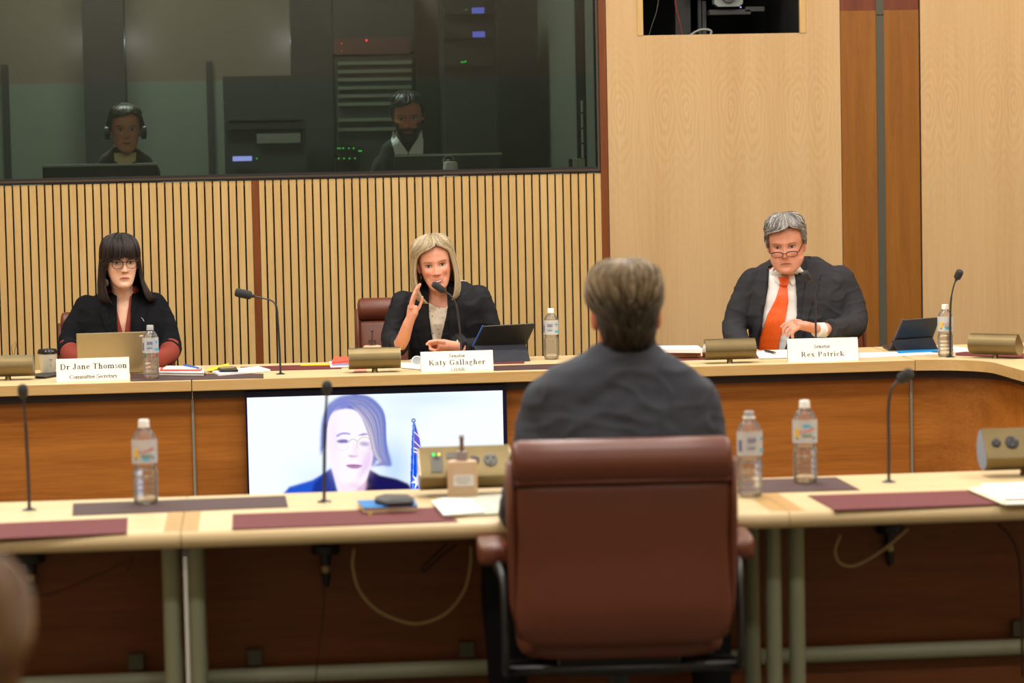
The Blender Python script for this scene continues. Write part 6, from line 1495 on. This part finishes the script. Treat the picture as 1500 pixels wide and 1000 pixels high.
link('hair', hair_mesh(Mh, hrE, [(112,80,44),(126,90,52),(100,70,38)], 300, seed=43, r=(.0016,.003), jitter=.004), HAIRM, tE, smooth=True)
place_chair('brown leather chair of the out of focus person at the lower left', (baseE.x, YE-.09, 0), 0)

# ------------------------------------------------------------------ two people in the control room
def booth_person(label, hpx, hpy, Y, yaw, pitch, s, tor, skin, hairrows, hcols, jm, beard=None, strands=260):
    Mh = HM(hpx, hpy, Y, yaw, pitch, 0, s); base = Vector((px(hpx, hpy, Y).x, Y+.08, ZF))
    arms = [[(px(tor[-4][1]+8, tor[-4][0]+8, Y+.08), .06),(px(tor[-4][1]-2, tor[-4][0]+55, Y+.06), .054),(px(tor[-4][1]+10, tor[-4][0]+95, Y-.04), .045),(px(tor[-4][1]+28, tor[-4][0]+100, Y-.10), .035)],
            [(px(tor[-4][2]-8, tor[-4][0]+8, Y+.08), .06),(px(tor[-4][2]+2, tor[-4][0]+55, Y+.06), .054),(px(tor[-4][2]-10, tor[-4][0]+95, Y-.04), .045),(px(tor[-4][2]-28, tor[-4][0]+100, Y-.10), .035)]]
    legs = [[((base.x+s_*.1, Y+.1, ZF+.56), .085), ((base.x+s_*.12, Y-.08, ZF+.5), .068), ((base.x+s_*.12, Y-.05, ZF+.3), .055), ((base.x+s_*.12, Y-.0, ZF+.07), .045)] for s_ in (-1, 1)]
    t, bv = person(label, Mh, head_mb(False), tor, arms, [], skin, px(hpx, tor[-1][0]-2, Y+.05), base, voxel=.0055, beard=beard, flush=.2, neck_r=.056)
    eyes(t, Mh, bv, 1.0, (60,50,44), (140,96,80), .75, 0, (60,46,38)); mouth(t, Mh, bv, (150,90,80), .023)
    g_ = garment(tor, arms, voxel=.009, wr=.003, seed=7)
    link('trousers', bake(MB().tube([p for p, r in legs[0]], [r for p, r in legs[0]], 14).tube([p for p, r in legs[1]], [r for p, r in legs[1]], 14), .012, 3), NAVYW, t, smooth=True)
    link('hair', hair_mesh(Mh, hairrows, hcols, strands, seed=51, span=.3, r=(.0014,.003), tmin=.04), HAIRM, t, smooth=True)
    return t, Mh, g_, bv
short = [(a, b, c, d, e, f, g) for a, b, c, d, e, f, g in hrC]
YF = 14.62
torF = [(420,146,218,YF+.08,.12),(300,142,222,YF+.08,.13),(245,140,226,YF+.08,.12),(228,148,220,YF+.07,.10),(220,160,206,YF+.06,.08),(215,168,200,YF+.05,.065)]
tF, MF, gF, bvF = booth_person('man wearing large headphones behind the control room glass', 184, 190, YF, 5, 2, 1.03, torF, (206,140,112), short, [(50,36,26),(70,50,36),(40,30,22)], NAVYW)
bgF = bvh_of(gF)
link('jumper', gF, mat('dark jumper', C(52,44,36), .9), tF, smooth=True)
link('cream_collar', decal(XZ([(167,224),(200,223),(199,236),(190,240),(176,240),(168,236)], YF), Matrix.Translation((0,YF,0)), bgF, .006, .006, .01), mat('cream collar cloth', C(216,196,150), .8), tF, smooth=True)
hp = thing('headphones', 'large black headphones on the man behind the glass', 'headphones', MF@Vector((0,0,.1)))
MB().tube([MF@Vector((.095*math.cos(q), .01, -.01+.142*math.sin(q))) for q in np.linspace(0, PI, 24)], .007, 8).build('headband', BLACKM, hp, smooth=True)
for s_ in (-1, 1): MB().lathe([(.02,-.016),(.036,-.012),(.036,.012),(.02,.016)], MF@Vector((s_*.092, .01, -.015)), n=20, axis=(s_,0,0)).build('ear_cup', BLACKM, hp, smooth=True, angle=40)
YG = 14.66
torG = [(420,560,634,YG+.08,.12),(300,556,638,YG+.08,.13),(235,553,640,YG+.08,.12),(212,560,634,YG+.07,.10),(202,574,620,YG+.06,.08),(196,580,614,YG+.05,.065)]
tG, MG, gG, bvG = booth_person('bearded man in a white shirt and dark jacket behind the glass', 597, 171, YG, -3, 10, 1.06, torG, (196,126,100), short, [(34,28,24),(46,38,32),(28,22,20)], NAVYW, beard=(44,34,28))
bg = bvh_of(gG)
link('jacket', gG, mat('dark booth jacket', C(40,40,40), .9), tG, smooth=True)
WSH = mat('white booth shirt', C(226,230,226), .7); FG = Matrix.Translation((0,YG,0))
link('shirt_collar', decal(XZ([(576,192),(582,202),(592,216),(597,224),(590,238),(578,226),(573,206)], YG), FG, bg, .007, .007, .01), WSH, tG, smooth=True)
link('shirt_collar', decal(XZ([(618,190),(612,202),(603,215),(598,224),(604,232),(619,226),(620,206)], YG), FG, bg, .007, .007, .01), WSH, tG, smooth=True)
# ------------------------------------------------------------------ light
def area(name, loc, sx, sy, power, col=(1, .965, .925), rot=(0,0,0)):
    l = bpy.data.lights.new(name, 'AREA'); l.shape = 'RECTANGLE'; l.size = sx; l.size_y = sy; l.energy = power; l.color = col
    o = bpy.data.objects.new(name, l); COL.objects.link(o); o.location = loc; o.rotation_euler = rot; return o
for x_ in (-2.2, 1.0, 4.2):
    for y_, pw in ((2.0, 40), (5.6, 50), (8.4, 62), (10.6, 58)): area('ceiling_light', (x_, y_, ZC-.02), 1.3, .5, pw)
    area('wall_washer', (x_, 12.4, ZC-.02), 1.6, .3, 34, (1, .95, .88))
for x_ in (-1.8, 1.2, 4.2): area('rear_wall_fill', (x_, -1.6, ZC-.05), 1.6, .3, 90, (1, .97, .92), (math.radians(-38), 0, 0))  # added lights brighten the rear wall so the window glass reflects haze
area('control_room_light', (-.8, 15.6, ZC-.05), 2.0, .6, 150, (.85, 1, .9))
for a, s_ in ((120, -1), (194, 1), (420, -1), (494, 1)):  # added lights imitate ceiling reflections as glows beside the pillars
    q = ck(a, 60, YK-.12)
    l = bpy.data.lights.new('pillar_glow_fill', 'POINT'); l.energy = .8; l.color = (.7, .8, 1); l.shadow_soft_size = .02
    o = bpy.data.objects.new('pillar_glow_fill', l); COL.objects.link(o); o.location = q
w = bpy.data.worlds.new('world'); scn.world = w; w.use_nodes = True
w.node_tree.nodes['Background'].inputs[0].default_value = (.5, .5, .5, 1); w.node_tree.nodes['Background'].inputs[1].default_value = .02
vs = scn.view_settings; vs.view_transform = 'Standard'; vs.look = 'None'; vs.gamma = 1; vs.exposure = 0.34; vs.use_curve_mapping = False
scn.cycles.max_bounces = 8; scn.cycles.diffuse_bounces = 4; scn.cycles.glossy_bounces = 4; scn.cycles.transparent_max_bounces = 16; scn.cycles.transmission_bounces = 8
scn.cycles.caustics_reflective = False; scn.cycles.caustics_refractive = False
scn.cycles.use_denoising = True; scn.cycles.sample_clamp_indirect = 4
